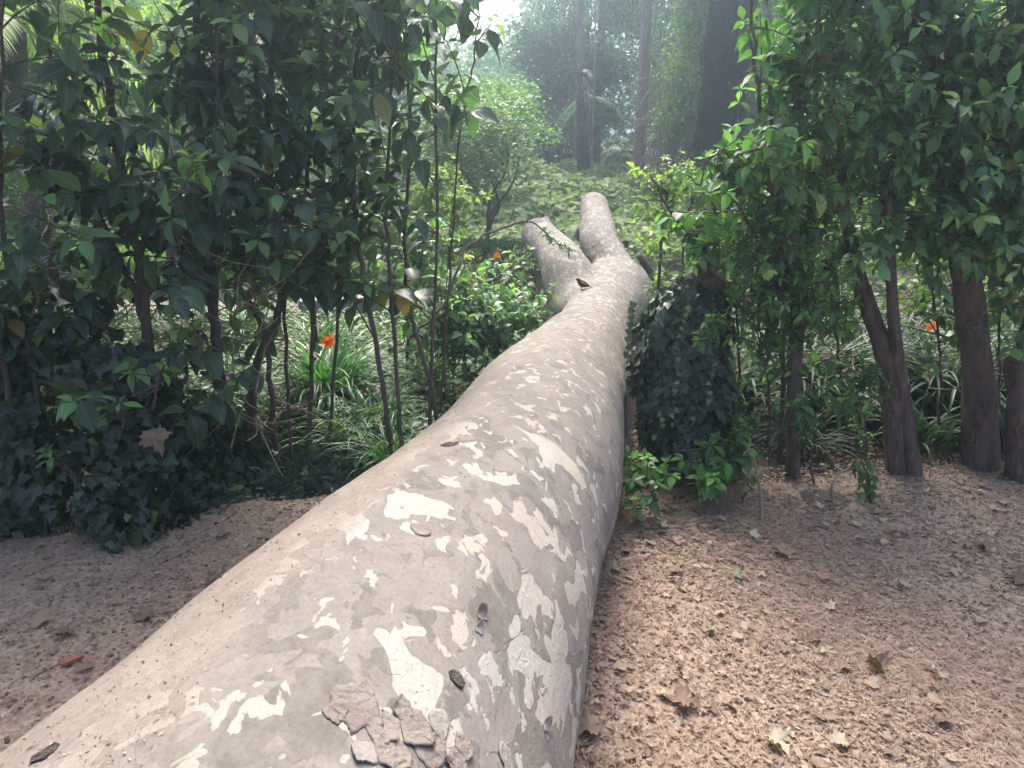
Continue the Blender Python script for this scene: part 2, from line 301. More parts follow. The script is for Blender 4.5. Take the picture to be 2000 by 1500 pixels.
d = np.array([.02 * noise.noise(Vector((p[0] * .9 + 3, p[1] * .8, p[2]))) + .021 * noise.noise(Vector((p[0] * 2.2, p[1] * 1.1, p[2] * 2.2))) + .009 * noise.noise(Vector((p[0] * 7, p[1] * 4, p[2] * 7))) for p in V])
V = V + Nn * d[:, None]
quads = np.zeros(len(tm.loops), int); tm.loops.foreach_get('vertex_index', quads); quads = quads.reshape(-1, 4)
bvh = BVHTree.FromPolygons([tuple(p) for p in V], [tuple(int(k) for k in q) for q in quads])

# plane bark: grey skin, darker old scales, pale fresh patches, dusty upper left flank
def plane_bark():
    m, nt, b, out = mat_new('plane_bark'); ln = nt.links.new
    tc = nd(nt, 'ShaderNodeTexCoord'); geo = nd(nt, 'ShaderNodeNewGeometry')
    mp = nd(nt, 'ShaderNodeMapping'); mp.inputs['Rotation'].default_value = (0, 0, R(11)); mp.inputs['Scale'].default_value = (1, .62, 1); ln(tc.outputs['Object'], mp.inputs[0])
    def nz(sc, det=2, rough=.5, dist=0., vec=mp):
        n = nd(nt, 'ShaderNodeTexNoise'); n.inputs['Scale'].default_value = sc; n.inputs['Detail'].default_value = det; n.inputs['Roughness'].default_value = rough; n.inputs['Distortion'].default_value = dist; ln(vec.outputs[0], n.inputs[0]); return n
    def math_(op, a, b_=None, c=None):
        n = nd(nt, 'ShaderNodeMath', operation=op)
        for k, x in enumerate((a, b_, c)):
            if x is None: continue
            if isinstance(x, (int, float)): n.inputs[k].default_value = x
            else: ln(x, n.inputs[k])
        return n.outputs[0]
    def thr(x, lo, w=.012):
        n = nd(nt, 'ShaderNodeMapRange'); n.inputs[1].default_value = lo; n.inputs[2].default_value = lo + w; ln(x, n.inputs[0]); return n.outputs[0]
    sx = nd(nt, 'ShaderNodeSeparateXYZ'); ln(tc.outputs['Object'], sx.inputs[0])
    far = nd(nt, 'ShaderNodeMapRange'); far.inputs[1].default_value = 1.4; far.inputs[2].default_value = 3.2; ln(sx.outputs[1], far.inputs[0])
    offs = nd(nt, 'ShaderNodeMapping'); offs.inputs['Location'].default_value = (7.3, 2.1, 4.4); ln(mp.outputs[0], offs.inputs[0])
    # pale patches
    big = nz(7.5, 3, .45, .5); sm = nz(18, 3, .5, .6)
    fade = math_('ADD', thr(sx.outputs[1], 3.5, 5.0), 0.)
    pa = thr(big.outputs[0], .582); pb = thr(sm.outputs[0], .598)
    pale = math_('MAXIMUM', math_('MULTIPLY', pa, math_('SUBTRACT', 1.0, thr(far.outputs[0], .5, .02))), pb)
    # dark old scales
    dbig = nz(7, 4, .5, .7, offs); dsm = nz(15, 3.5, .5, .9, offs)
    dk = math_('MAXIMUM', math_('MULTIPLY', thr(dbig.outputs[0], .55), math_('SUBTRACT', 1.0, thr(far.outputs[0], .6, .02))), thr(dsm.outputs[0], .60))
    # tan in-between layer around pale patches
    mid = math_('MAXIMUM', thr(big.outputs[0], .535), 0.); 
    tanz = nz(3.1, 2, .5, .2, offs); tan_ = thr(tanz.outputs[0], .62, .05)
    # dust on the upper left side
    nn = nd(nt, 'ShaderNodeSeparateXYZ'); ln(geo.outputs['Normal'], nn.inputs[0])
    side = math_('SUBTRACT', math_('MULTIPLY', nn.outputs[0], -1.0), -.12)
    nearm = nd(nt, 'ShaderNodeMapRange'); nearm.inputs[1].default_value = 3.8; nearm.inputs[2].default_value = 1.9; ln(sx.outputs[1], nearm.inputs[0])
    dn = nz(3.5, 8, .68); du = math_('MULTIPLY', thr(math_('ADD', side, math_('MULTIPLY', math_('SUBTRACT', dn.outputs[0], .5), 1.3)), .05, .35), nearm.outputs[0])
    col0 = ramp(nt, [(.3, (.225, .193, .168)), (.5, (.262, .228, .2)), (.7, (.298, .262, .233))]); ln(nz(14, 8, .7).outputs[0], col0.inputs[0])
    def mix(fac, a, c):
        n = nd(nt, 'ShaderNodeMix', data_type='RGBA')
        if isinstance(fac, (int, float)): n.inputs[0].default_value = fac
        else: ln(fac, n.inputs[0])
        ln(a, n.inputs[6]); (ln(c, n.inputs[7]) if not isinstance(c, tuple) else setattr(n.inputs[7], 'default_value', (*c, 1))); return n.outputs[2]
    dkc = ramp(nt, [(.35, (.165, .145, .125)), (.65, (.225, .2, .175))]); ln(nz(30, 6, .7).outputs[0], dkc.inputs[0]); c = mix(dk, col0.outputs[0], dkc.outputs[0])
    c = mix(math_('MULTIPLY', mid, .5), c, (.23, .205, .18))
    # dark rim under each pale patch
    rim = math_('MULTIPLY', math_('SUBTRACT', thr(big.outputs[0], .628), pa), .8)
    palc = ramp(nt, [(.35, (.435, .40, .365)), (.6, (.43, .37, .305))]); ln(tanz.outputs[0], palc.inputs[0])
    c = mix(math_('MULTIPLY', math_('SUBTRACT', thr(big.outputs[0], .573), pa), .4), c, (.15, .13, .11)); c = mix(pale, c, palc.outputs[0])
    dustc = ramp(nt, [(.3, (.30, .245, .195)), (.5, (.36, .3, .25)), (.7, (.43, .37, .31))]); ln(nz(22, 9, .75).outputs[0], dustc.inputs[0])
    c = mix(math_('MULTIPLY', du, .88), c, dustc.outputs[0])
    # pores and grit
    vo = nd(nt, 'ShaderNodeTexVoronoi'); vo.inputs['Scale'].default_value = 55; ln(tc.outputs['Object'], vo.inputs[0])
    pit = math_('SUBTRACT', 1.0, thr(vo.outputs['Distance'], .09, .07)); pn = thr(nz(6, 2).outputs[0], .5, .1)
    pit = math_('MULTIPLY', pit, math_('MULTIPLY', pn, .55)); c = mix(pit, c, (.12, .1, .085))
    # speckle of the skin, fine mottling on the younger wood, small dark lenticels
    spk = ramp(nt, [(.32, (.62, .6, .58)), (.5, (.82, .82, .82)), (.68, (.98, .97, .96))]); ln(nz(130, 5, .8).outputs[0], spk.inputs[0])
    n_ = nd(nt, 'ShaderNodeMix', data_type='RGBA', blend_type='MULTIPLY'); n_.inputs[0].default_value = .8; ln(c, n_.inputs[6]); ln(spk.outputs[0], n_.inputs[7]); c = n_.outputs[2]
    fz = nz(34, 3, .55, .5); mo = math_('MULTIPLY', thr(fz.outputs[0], .56), thr(sx.outputs[1], 3.0, 2.5)); c = mix(math_('MULTIPLY', mo, .75), c, (.15, .13, .115))
    fz2 = nz(30, 3, .55, .5, offs); mo2 = math_('MULTIPLY', thr(fz2.outputs[0], .57), thr(sx.outputs[1], 3.0, 2.5)); c = mix(math_('MULTIPLY', mo2, .6), c, (.38, .35, .32))
    ln(c, b.inputs['Base Color']); b.inputs['Roughness'].default_value = .9; b.inputs['Specular IOR Level'].default_value = .25
    fine = nz(90, 6, .7); coarse = nz(9, 3)
    h = math_('ADD', math_('MULTIPLY', pale, -.0016), math_('MULTIPLY', dk, .0016))
    h = math_('ADD', h, math_('MULTIPLY', fine.outputs[0], .0034)); h = math_('ADD', h, math_('MULTIPLY', coarse.outputs[0], .012))
    gn = nz(60, 8, .8); h = math_('ADD', h, math_('MULTIPLY', math_('MULTIPLY', gn.outputs[0], du), .012)); h = math_('SUBTRACT', h, math_('MULTIPLY', pit, .003))
    bp = nd(nt, 'ShaderNodeBump'); bp.inputs['Strength'].default_value = .6; bp.inputs['Distance'].default_value = 1.0; ln(h, bp.inputs['Height']); ln(bp.outputs[0], b.inputs['Normal'])
    return m
M['plane'] = plane_bark()
cen = V[quads].mean(1)
isL1 = (cen[:, 1] > 7.28) & (cen[:, 2] + .55 * (cen[:, 1] - 7.28) > .45) & (cen[:, 0] > .78) & (cen[:, 0] < 1.29 + .0 * cen[:, 1])
sd_ = (cen[:, 0] - .62) * (-.33) + (cen[:, 1] - 6.9) * .94
isL2 = (~isL1) & (sd_ > 0) & (cen[:, 0] < .82 - .2 * (cen[:, 1] - 7))
tree = empty('fallen_plane_tree', (0, 0, 0), 'huge fallen tree trunk with mottled pale grey bark lying across the path', 'fallen tree')
def submesh(name, mask, parent):
    q = quads[mask]; u, inv = np.unique(q, return_inverse=True); g = Geo(); g.add(V[u], inv.reshape(-1, 4)); o = g.build(name, M['plane'], parent)
    o.data.normals_split_custom_set_from_vertices([tuple(x) for x in Nv[u]]); return o
tmp = bpy.data.meshes.new('t'); tmp.from_pydata([], [], []); bpy.data.meshes.remove(tmp)
# vertex normals of the displaced surface, shared along the seams between trunk and limbs
fn = np.cross(V[quads[:, 2]] - V[quads[:, 0]], V[quads[:, 3]] - V[quads[:, 1]]); Nv = np.zeros_like(V)
for k in range(4): np.add.at(Nv, quads[:, k], fn)
Nv = nrmz(Nv)
submesh('trunk', ~(isL1 | isL2), tree)
submesh('limb', isL1, tree)['label'] = 'thick sawn limb continuing straight ahead'
submesh('limb', isL2, tree)['label'] = 'short forked limb turning left'
bpy.data.meshes.remove(tm)
def surf(px, py):
    d = Vector(ray(px, py)).normalized(); h = bvh.ray_cast(Vector((0, 0, HC)), d)
    return (np.array(h[0]), np.array(h[1])) if h[0] else (None, None)
def flake(name, px, py, r, mat, lift=.006, thick=.0011, asp=.75, curl=.012, seedv=0):
    c, nrm = surf(px, py)
    if c is None: return
    if nrm @ (np.array([0, 0, HC]) - c) < 0: nrm = -nrm
    a = nrmz(np.cross(nrm, [0, 0, 1.]) + 1e-6); b_ = np.cross(nrm, a); K = 44; rings = 5; rs = random.Random(seedv)
    ph = [rs.random() * 6.3 for _ in range(4)]; V_ = []; th = np.linspace(0, 2 * np.pi, K, endpoint=False)
    rsn = np.random.default_rng(seedv); nc = rsn.integers(6, 10); ca = np.sort(np.linspace(0, 2 * np.pi, nc, endpoint=False) + rsn.uniform(-.3, .3, nc)); cr = r * rsn.uniform(.72, 1.2, nc)
    cxy = np.stack([np.cos(ca) * cr, np.sin(ca) * cr], -1); cxy = np.vstack([cxy, cxy[:1]]); bd_ = np.stack([np.interp(np.linspace(0, nc, K, endpoint=False), np.arange(nc + 1), cxy[:, q]) for q in (0, 1)], -1) + rsn.normal(0, r * .03, (K, 2)); th = np.arctan2(bd_[:, 1], bd_[:, 0]); prof = np.hypot(bd_[:, 0], bd_[:, 1])
    pts = []
    for k in range(1, rings + 1):
        f = k / rings
        for j in range(K): pts.append((f * prof[j] * math.cos(th[j]), asp * f * prof[j] * math.sin(th[j]), f, th[j]))
    pts = [(0, 0, 0, 0)] + pts; top = []; bot = []
    for (u, v, f, t) in pts:
        p = c + a * u + b_ * v; h = bvh.find_nearest(Vector(p)); q = np.array(h[0]); nn = np.array(h[1]); nn = nn if nn @ nrm > 0 else -nn
        e = lift + (curl * max(0, math.sin(t + ph[1])) * f**3) + .0004 * math.sin(u * 160 + ph[2]) * math.cos(v * 120)
        top.append(q + nn * (e + thick)); bot.append(q + nn * (e - thick))
    n = len(top); F3 = []; F4 = []
    for o_, fl in ((0, 0), (n, 1)):
        for j in range(K):
            jj = (j + 1) % K; tri = (o_, o_ + 1 + j, o_ + 1 + jj); F3.append(tri[::-1] if fl else tri)
            for k in range(rings - 1):
                A_, B_, C_, D_ = o_ + 1 + k * K + j, o_ + 1 + (k + 1) * K + j, o_ + 1 + (k + 1) * K + jj, o_ + 1 + k * K + jj
                F4.append((A_, D_, C_, B_) if fl else (A_, B_, C_, D_))
    for j in range(K):
        jj = (j + 1) % K; q0 = 1 + (rings - 1) * K; F4.append((q0 + j, n + q0 + j, n + q0 + jj, q0 + jj))
    g = Geo(); g.add(np.array(top + bot), [np.array(F3), np.array(F4)]); return g.build(name, mat, tree)
M['flake'] = bark_mat('loose_bark_scale', (.16, .127, .108), (.25, .208, .175), 22, .4, (1, 1, 1))
M['flakeg'] = bark_mat('loose_grey_bark', (.2, .175, .15), (.29, .255, .225), 25, .25, (1, 1, 1))
M['knot'] = bark_mat('dark_knot', (.04, .032, .027), (.24, .2, .17), 60, 1, (1, 1, 1))
for k, (px, py, r, mt, cu) in enumerate([(700, 1382, .05, 'flake', .010), (655, 1395, .022, 'flake', .006), (745, 1425, .034, 'flake', .012), (785, 1388, .024, 'flake', .014), (812, 1425, .036, 'flake', .01), (858, 1418, .024, 'flakeg', .008), (845, 1468, .036, 'flake', .012), (770, 1475, .036, 'flake', .01), (905, 1462, .026, 'flake', .006), (715, 1470, .026, 'flakeg', .008), (890, 1500, .03, 'flake', .01), (800, 1515, .034, 'flake', .01),
        (940, 1200, .02, 'flake', .022), (935, 1228, .014, 'flakeg', .016), (1066, 1415, .018, 'flakeg', .014), (820, 1035, .03, 'flake', .006), (990, 1485, .03, 'flakeg', .004)]):
    flake('bark_flake', px, py, r, M[mt], lift=.0012, curl=cu * .6, asp=.8, seedv=k)
for k, (px, py, r) in enumerate([(880, 868, .032), (893, 1325, .02), (1158, 482, .02), (88, 1473, .02)]): flake('knot', px, py, r, M['knot'], lift=.0, curl=.003, asp=.8, seedv=40 + k)
# grit lying on the dusty flank
g = Geo(); k = 0
P = []; NN = []
while k < 1800:
    px, py = random.uniform(-60, 1000), random.uniform(760, 1520)
    c, nrm = surf(px, py)
    if c is None: k += 1; continue
    k += 1
    w = (-nrm[0] if nrm @ (np.array([0, 0, HC]) - c) > 0 else nrm[0])
    if w + .35 * noise.noise(Vector(c * 3)) < .02 or nrm[2] < .15: continue
    P.append(c); NN.append(nrm)
P = np.array(P); NN = np.array(NN); n = len(P)
leaves(g, SMALL, P + NN * .002, rdir(n), NN + rdir(n) * .5, rng.uniform(.003, .009, n), rng.uniform(.003, .006, n), .1, rnd=.2 + rng.random(n) * .7)
tag(g.build('bark_grit', M['dry'], tree), kind='stuff')
# ragged broken stub on the right of the fork
g = Geo(); c = at(1219, 478, 7.52)
for k in range(18):
    dd = nrmz(np.array([.5, -.1, .1]) + rng.normal(0, .4, 3)); tube(g, [c + rng.normal(0, .014, 3), c + rng.normal(0, .018, 3) + dd * .03], [.009, .003], 4)
g.build('torn_wood', M['knot'], tree)
# thin cut limb lying behind the left of the main limb, and brown log to the right
g = Geo(); p0, p1 = at(1128, 450, 8.9), at(1200, 478, 9.3); tube(g, spline([p0, (p0 + p1) / 2, p1], 10), [.02] + [.12] * 8 + [.1], 16, rough=.06)
tag(g.build('cut_log', M['plane']), 'short grey cut log half hidden behind the main limb', 'log')
g = Geo(); p0, p1 = at(1248, 498, 7.9), at(1310, 520, 8.2); p1[2] = .1; tube(g, spline([p0, (p0 + p1) / 2, p1], 10), [.03] + [.04] * 8 + [.035], 12, rough=.1)
tag(g.build('broken_log', M['rtrunk']), 'short brown broken log just right of the fork', 'log')

# sparrow
c, nrm = surf(1137, 566)
bd = empty('sparrow', tuple(c), 'small dark brown bird perched on top of the pale fallen trunk', 'bird'); g = Geo()
hx = np.array([-1, .1, 0.])
body = spline([(.055, 0, .03, .004), (.038, 0, .034, .014), (.016, 0, .042, .024), (-.008, 0, .052, .026), (-.022, 0, .066, .019), (-.031, 0, .077, .0155), (-.041, 0, .079, .012), (-.048, 0, .078, .004)], 22)
tube(g, c + body[:, :3], body[:, 3], 14); g.build('body', M['bird'], bd)
g = Geo(); tube(g, c + spline([(-.046, 0, .078), (-.053, 0, .076), (-.058, 0, .075)], 4), [.0045, .003, .002, .0005], 6); g.build('beak', M['beak'], bd)
g = Geo(); V0 = np.array([(.03, -.01, .033), (.03, .01, .033), (.085, -.011, .018), (.085, .011, .018), (.03, -.01, .029), (.03, .01, .029), (.085, -.011, .015), (.085, .011, .015)]) + c
g.add(V0, np.array([(0, 1, 3, 2), (4, 6, 7, 5), (0, 2, 6, 4), (1, 5, 7, 3), (2, 3, 7, 6), (0, 4, 5, 1)])); g.build('tail', M['bird'], bd)
for sgn in (-1, 1):
    g = Geo(); w = spline([(-.012, sgn * .02, .058, .006), (.01, sgn * .026, .046, .015), (.04, sgn * .014, .034, .003)], 10); tube(g, c + w[:, :3], w[:, 3], 8); g.build('wing', M['bird'], bd)
    g = Geo(); tube(g, c + np.array([(.002, sgn * .01, .03), (-.004, sgn * .012, .012), (-.001, sgn * .012, .0)]), .0016, 5)
    for a in (-.5, 0, .5): tube(g, c + np.array([(-.001, sgn * .012, .002), (-.015, sgn * .012 + .01 * a, .001)]), .001, 4)
    g.build('leg', M['beak'], bd)

# ------------------------------------------------------------------ shrub generator
def shrub(name, label, cat, stems, n_shoots, leafmat, seed, env=None, group=None, L=(.12, .172), ratio=.5, slen=(.25, .7), spacing=.045, tmin=.2, droop=.7, lean=(0, 0, 0), tpl=LAUREL, stemmat='stem', el=(15, 75), bare=.25, curve=.18, parts='stem', rnd_hi=.72, tips=True, mmin=4):
    global rng
    rng = np.random.default_rng(seed)
    base = np.array(stems[0][0][0]); root = empty(name, tuple(base), label, cat, group)
    SP = []
    for pts, r0, r1 in stems:
        g = Geo(); c = spline(pts, max(12, len(pts) * 6)); c[1:-1] += rng.normal(0, .004, (len(c) - 2, 3)); rr = np.linspace(r0, r1, len(c)); tube(g, c, rr, 10 if r0 > .02 else 7, rough=.12)
        g.build(parts, M[stemmat], root); SP.append(c)
    gt = Geo(); P = []; D = []; N = []; Ls = []; Rn = []
    wts = np.array([len(c) for c in SP], float); wts /= wts.sum()
    for s in range(n_shoots):
        c = SP[rng.choice(len(SP), p=wts)]; t = rng.uniform(tmin, 1); b = c[min(len(c) - 1, int(t * (len(c) - 1)))]
        az = rng.uniform(0, 2 * np.pi); e = R(rng.uniform(*el)); d = np.array([math.cos(az) * math.cos(e), math.sin(az) * math.cos(e), math.sin(e)]) + np.array(lean); d /= np.linalg.norm(d)
        ln_ = rng.uniform(*slen); m = max(mmin, int(ln_ / spacing)); ss = np.linspace(0, ln_, m + 1); side = rng.normal(0, curve, 3)
        q = b + d * ss[:, None] + np.outer(ss**2, side + np.array([0, 0, -.12])) / max(ln_, .2)
        if env is not None and not env(q[-1]): continue
        if env is not None and not env(q[m // 2]): continue
        tube(gt, q, np.linspace(.0045, .0016, m + 1), 4, rnd=.3, cap=False)
        tdir = nrmz(np.gradient(q, axis=0)); ph = rng.uniform(0, np.pi)
        for k in range(int(m * bare), m + 1):
            if rng.random() < .12: continue
            p = q[k]; tt = tdir[k]; s1 = nrmz(np.cross(tt, [.3, .1, 1.])); s2 = np.cross(tt, s1); ang = ph + (k % 2) * np.pi / 2 + rng.normal(0, .25)
            tip = k == m
            cnt = 4 if (tip and tips) else 2
            for w in range(cnt):
                a2 = ang + w * 2 * np.pi / cnt; perp = s1 * math.cos(a2) + s2 * math.sin(a2)
                dd = perp + tt * rng.uniform(.2, .8) + np.array([0, 0, -1]) * droop * rng.uniform(.2, 1.3) * (.5 if tip else 1)
                if tip and rng.random() < .15: dd = tt
                P.append(p); D.append(dd); N.append(np.array([0, 0, 1.]) + tt * .3 + rng.normal(0, .25, 3)); Ls.append(rng.uniform(*L) * rng.uniform(.7, 1.1) * (rng.uniform(.55, .9) if k > m - 2 else 1))
                Rn.append(min(1, rng.uniform(.75, .95)) if (tip and rng.random() < .6) else (rng.uniform(0, rnd_hi) if rng.random() > .02 else rng.uniform(.95, 1)))
    if P:
        P = np.array(P); D = np.array(D); N = np.array(N); Ls = np.array(Ls); Rn = np.array(Rn)
        leaves(gt, tpl, P, D, N, Ls, Ls * ratio * rng.uniform(.85, 1.15, len(P)), rng.uniform(.05, .45, len(P)), rng.uniform(.1, .6, len(P)), Rn, mat=1, ripple=.05)
        gt.build('foliage', [M['twig'], M[leafmat]], root)
    return root
def px(pts, y, dy=0):
    n = len(pts); return [tuple(at(a, b, y + dy * k / max(1, n - 1))) for k, (a, b) in enumerate(pts)]
def gnd(p): q = list(p); q[2] = float(gh(q[0], q[1])) - .02; return tuple(q)

# ---- left hedge
def proj(p):
    d = np.asarray(p) - np.array([0, 0, HC]); z = d @ CF; return 1000 + FPX * d[0] / z, 750 - FPX * (d @ CU) / z
def env_left(p):                        # the hedge stops short of the gap the trunk fell through
    x, y, z = p; lim = -.30 + (.0 if z > 1.75 else 0) - (.3 * min(1, max(0, 1.15 - z) / .25)) - max(0, .9 - z) * .3
    if .2 < z < .98 and -1.28 < x < -.60: return False
    return 2.75 < y < 4.6 and x < lim + .06 * math.sin(z * 9) and z > .25
LH = [
 ('dark laurel shrub at the far left edge of the hedge, beside the ivy mound', [([at(30, 1060, 3.05), at(20, 800, 3.1), at(-40, 500, 3.1), at(-60, 200, 3.15), at(-70, -200, 3.2)], .02, .008), ([at(60, 1040, 3.1), at(70, 760, 3.2), at(20, 560, 3.2), at(0, 300, 3.3), at(10, -150, 3.3)], .016, .007)], 46),
 ('dark laurel shrub with a pale leaf pair near its top left', [([at(290, 1010, 3.3), at(285, 620, 3.4), at(255, 430, 3.4), at(225, 250, 3.45), at(195, 40, 3.5), at(180, -200, 3.5)], .028, .012), ([at(285, 640, 3.4), at(215, 470, 3.45), at(160, 330, 3.5), at(120, 200, 3.5), at(60, -100, 3.5)], .017, .007)], 75),
 ('dark laurel shrub with a smooth straight trunk rising from the ivy', [([at(445, 1000, 3.5), at(438, 850, 3.55), at(425, 700, 3.55), at(415, 550, 3.55), at(398, 350, 3.6), at(385, 100, 3.6), at(380, -200, 3.6)], .033, .014), ([at(420, 600, 3.55), at(440, 450, 3.5), at(425, 300, 3.5), at(425, 100, 3.5), at(420, -150, 3.5)], .014, .006)], 75),
 ('dark laurel shrub with a crooked forked stem behind the straight trunk', [([at(480, 930, 3.7), at(500, 720, 3.75), at(545, 610, 3.75), at(535, 450, 3.8), at(525, 250, 3.8), at(535, 0, 3.8), at(540, -150, 3.8)], .026, .01), ([at(520, 670, 3.75), at(480, 560, 3.8), at(510, 400, 3.9), at(500, 100, 3.9)], .015, .007)], 70),
 ('dark laurel shrub in the middle of the left hedge with many thin upright stems', [([at(600, 900, 3.8), at(610, 600, 3.9), at(600, 300, 3.9), at(610, 0, 3.9), at(620, -150, 3.9)], .014, .006), ([at(640, 900, 3.9), at(660, 600, 4), at(655, 300, 4), at(660, -100, 4)], .012, .005), ([at(570, 900, 3.7), at(555, 600, 3.9), at(565, 300, 4.), at(560, -100, 4)], .012, .005)], 80),
 ('laurel shrub with greyish leaves overhanging the strap leaved clumps', [([at(760, 830, 3.6), at(730, 650, 3.6), at(700, 480, 3.6), at(690, 300, 3.65), at(700, 60, 3.7), at(700, -120, 3.7)], .016, .006), ([at(780, 820, 3.6), at(770, 640, 3.6), at(755, 400, 3.6), at(770, 150, 3.6), at(780, -100, 3.6)], .013, .005)], 75),
 ('slender laurel shrub with two thin reddish stems at the right end of the left hedge', [([at(850, 790, 3.8), at(825, 690, 3.8), at(800, 600, 3.8), at(790, 450, 3.8), at(800, 250, 3.8), at(790, 0, 3.8)], .014, .006), ([at(840, 790, 3.8), at(848, 600, 3.8), at(855, 400, 3.75), at(850, 200, 3.7), at(855, -60, 3.7)], .011, .005)], 70),
 ('tall laurel sprays at the top of the hedge against the bright sky', [([at(860, 800, 4.0), at(880, 500, 4.0), at(900, 250, 3.95), at(925, 120, 3.9), at(935, 20, 3.9)], .008, .003)], 9)]
for k, (lab, stems, ns) in enumerate(LH):
    stems = [([gnd(p[0] + np.array([0, 0, 0]))] + [tuple(q) for q in p], r0, r1) for p, r0, r1 in stems]
    ex = dict(env=env_left) if k < 7 else dict(env=None, tmin=.62, slen=(.15, .35))
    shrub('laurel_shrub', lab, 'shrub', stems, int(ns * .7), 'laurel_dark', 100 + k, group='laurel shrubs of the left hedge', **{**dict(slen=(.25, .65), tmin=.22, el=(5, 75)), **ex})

# leafy sprouts low on the left hedge, facing the path
def sprout(label, px0, pyb, y, top, n, seed, mat='laurel_dark', L=(.08, .12), group='low sprouts in the left hedge', name='laurel_sprout'):
    b = at(px0, pyb, y); t = at(top[0], top[1], y - .12)
    shrub(name, label, 'sprout', [([tuple(b), tuple((b + t) / 2 + np.array([.03, 0, .02])), tuple(t)], .006, .003)], max(2, n // 2), mat, seed, L=L, slen=(.03, .08), tmin=.6, droop=.55, bare=.5, mmin=2, group=group, parts='stem')
sprout('laurel sprout with bright pointed leaves high on the left edge', 60, 620, 3.1, (100, 480), 5, 301, 'laurel_light')
sprout('laurel sprout with five bright leaves before the dark ivy', 390, 720, 3.1, (370, 640), 4, 302, 'laurel_light')
sprout('laurel sprout with four mid green leaves above the brown dead leaf', 300, 800, 3.05, (285, 720), 4, 303, 'laurel_light')
sprout('laurel sprout low above the path at the left', 150, 960, 2.95, (100, 900), 9, 304)
sprout('laurel sprout beside the brown dead leaf', 230, 860, 3.0, (230, 800), 5, 305)
sprout('laurel sprout in the centre of the left hedge at eye level', 330, 400, 3.0, (370, 325), 6, 306, 'laurel_light')
sprout('laurel sprout with two pale leaves at the top left', 220, 120, 2.95, (200, 55), 4, 307, 'laurel_light')

# ---- ivy mound at the foot of the left hedge
rng = np.random.default_rng(11)
n = 8500; X = rng.uniform(-4.2, -.8, n); u = rng.random(n)**.8
front = np.array([float(pedge(x)) for x in X]) - .12 + .10 * np.sin(X * 5) + .06 * np.sin(X * 13)
hmax = .95 * sstep((-1.15 - X) / .7) + .10; Zm = u * hmax * rng.uniform(.75, 1.05, n)
Y = front + .35 * (Zm / np.maximum(hmax, .1))**1.6 + rng.exponential(.13, n) + .05 * np.sin(X * 9 + Zm * 11); 
P = np.stack([X, Y, Zm + .02], -1); keep = np.array([noise.noise(Vector((p[0] * 4, 0, p[2] * 4))) for p in P]) > -.36; P = P[keep]; n = len(P)
dd = np.stack([rng.normal(0, .5, n), rng.normal(-.25, .3, n), rng.normal(-.8, .35, n)], -1); nn = np.stack([rng.normal(0, .4, n), rng.normal(-.8, .3, n), rng.normal(.7, .3, n)], -1)
g = Geo(); sz = rng.uniform(.035, .085, n); leaves(g, IVY, P, dd, nn, sz, sz * 1.05, rng.uniform(0, .3, n), .15, np.where(rng.random(n) < .03, .97, rng.random(n) * .92), ripple=.05)
for k in range(60):
    i_ = rng.integers(0, n); p = P[i_]; q = spline([p + [0, .03, 0], p + [rng.normal(0, .08), -.02, .1], p + [rng.normal(0, .15), .02, .25]], 8); tube(g, q, .0025, 4, mat=1)
tag(g.build('ivy', [M['ivy'], M['twig']]), 'dark ivy mound covering the foot of the left hedge', 'ivy', kind='stuff')

rng = np.random.default_rng(13); g = Geo()
for k in range(420):
    p = np.array([rng.uniform(-3.0, -1.1), rng.uniform(3.3, 4.3), rng.uniform(.1, 1.35)]); d = rdir(1, -.4, .8)[0] * rng.uniform(.15, .5); tube(g, spline([p, p + d * .5 + rng.normal(0, .03, 3), p + d], 6), np.linspace(.0045, .0015, 6), 4, cap=False)
tag(g.build('dead_twigs', M['deadwood']), 'tangle of dead brown twigs inside the foot of the left hedge', 'twigs', kind='stuff')
rng = np.random.default_rng(14); g = Geo()
for k in range(260):
    p = np.array([rng.uniform(1.0, 3.2), rng.uniform(3.8, 4.4), rng.uniform(.3, 1.5)]); d = rdir(1, -.3, .9)[0] * rng.uniform(.15, .5); tube(g, spline([p, p + d * .5 + rng.normal(0, .03, 3), p + d], 6), np.linspace(.0045, .0015, 6), 4, cap=False)
tag(g.build('dead_twigs', M['deadwood']), 'thin dead twigs threading the gaps of the right hedge', 'twigs', kind='stuff')
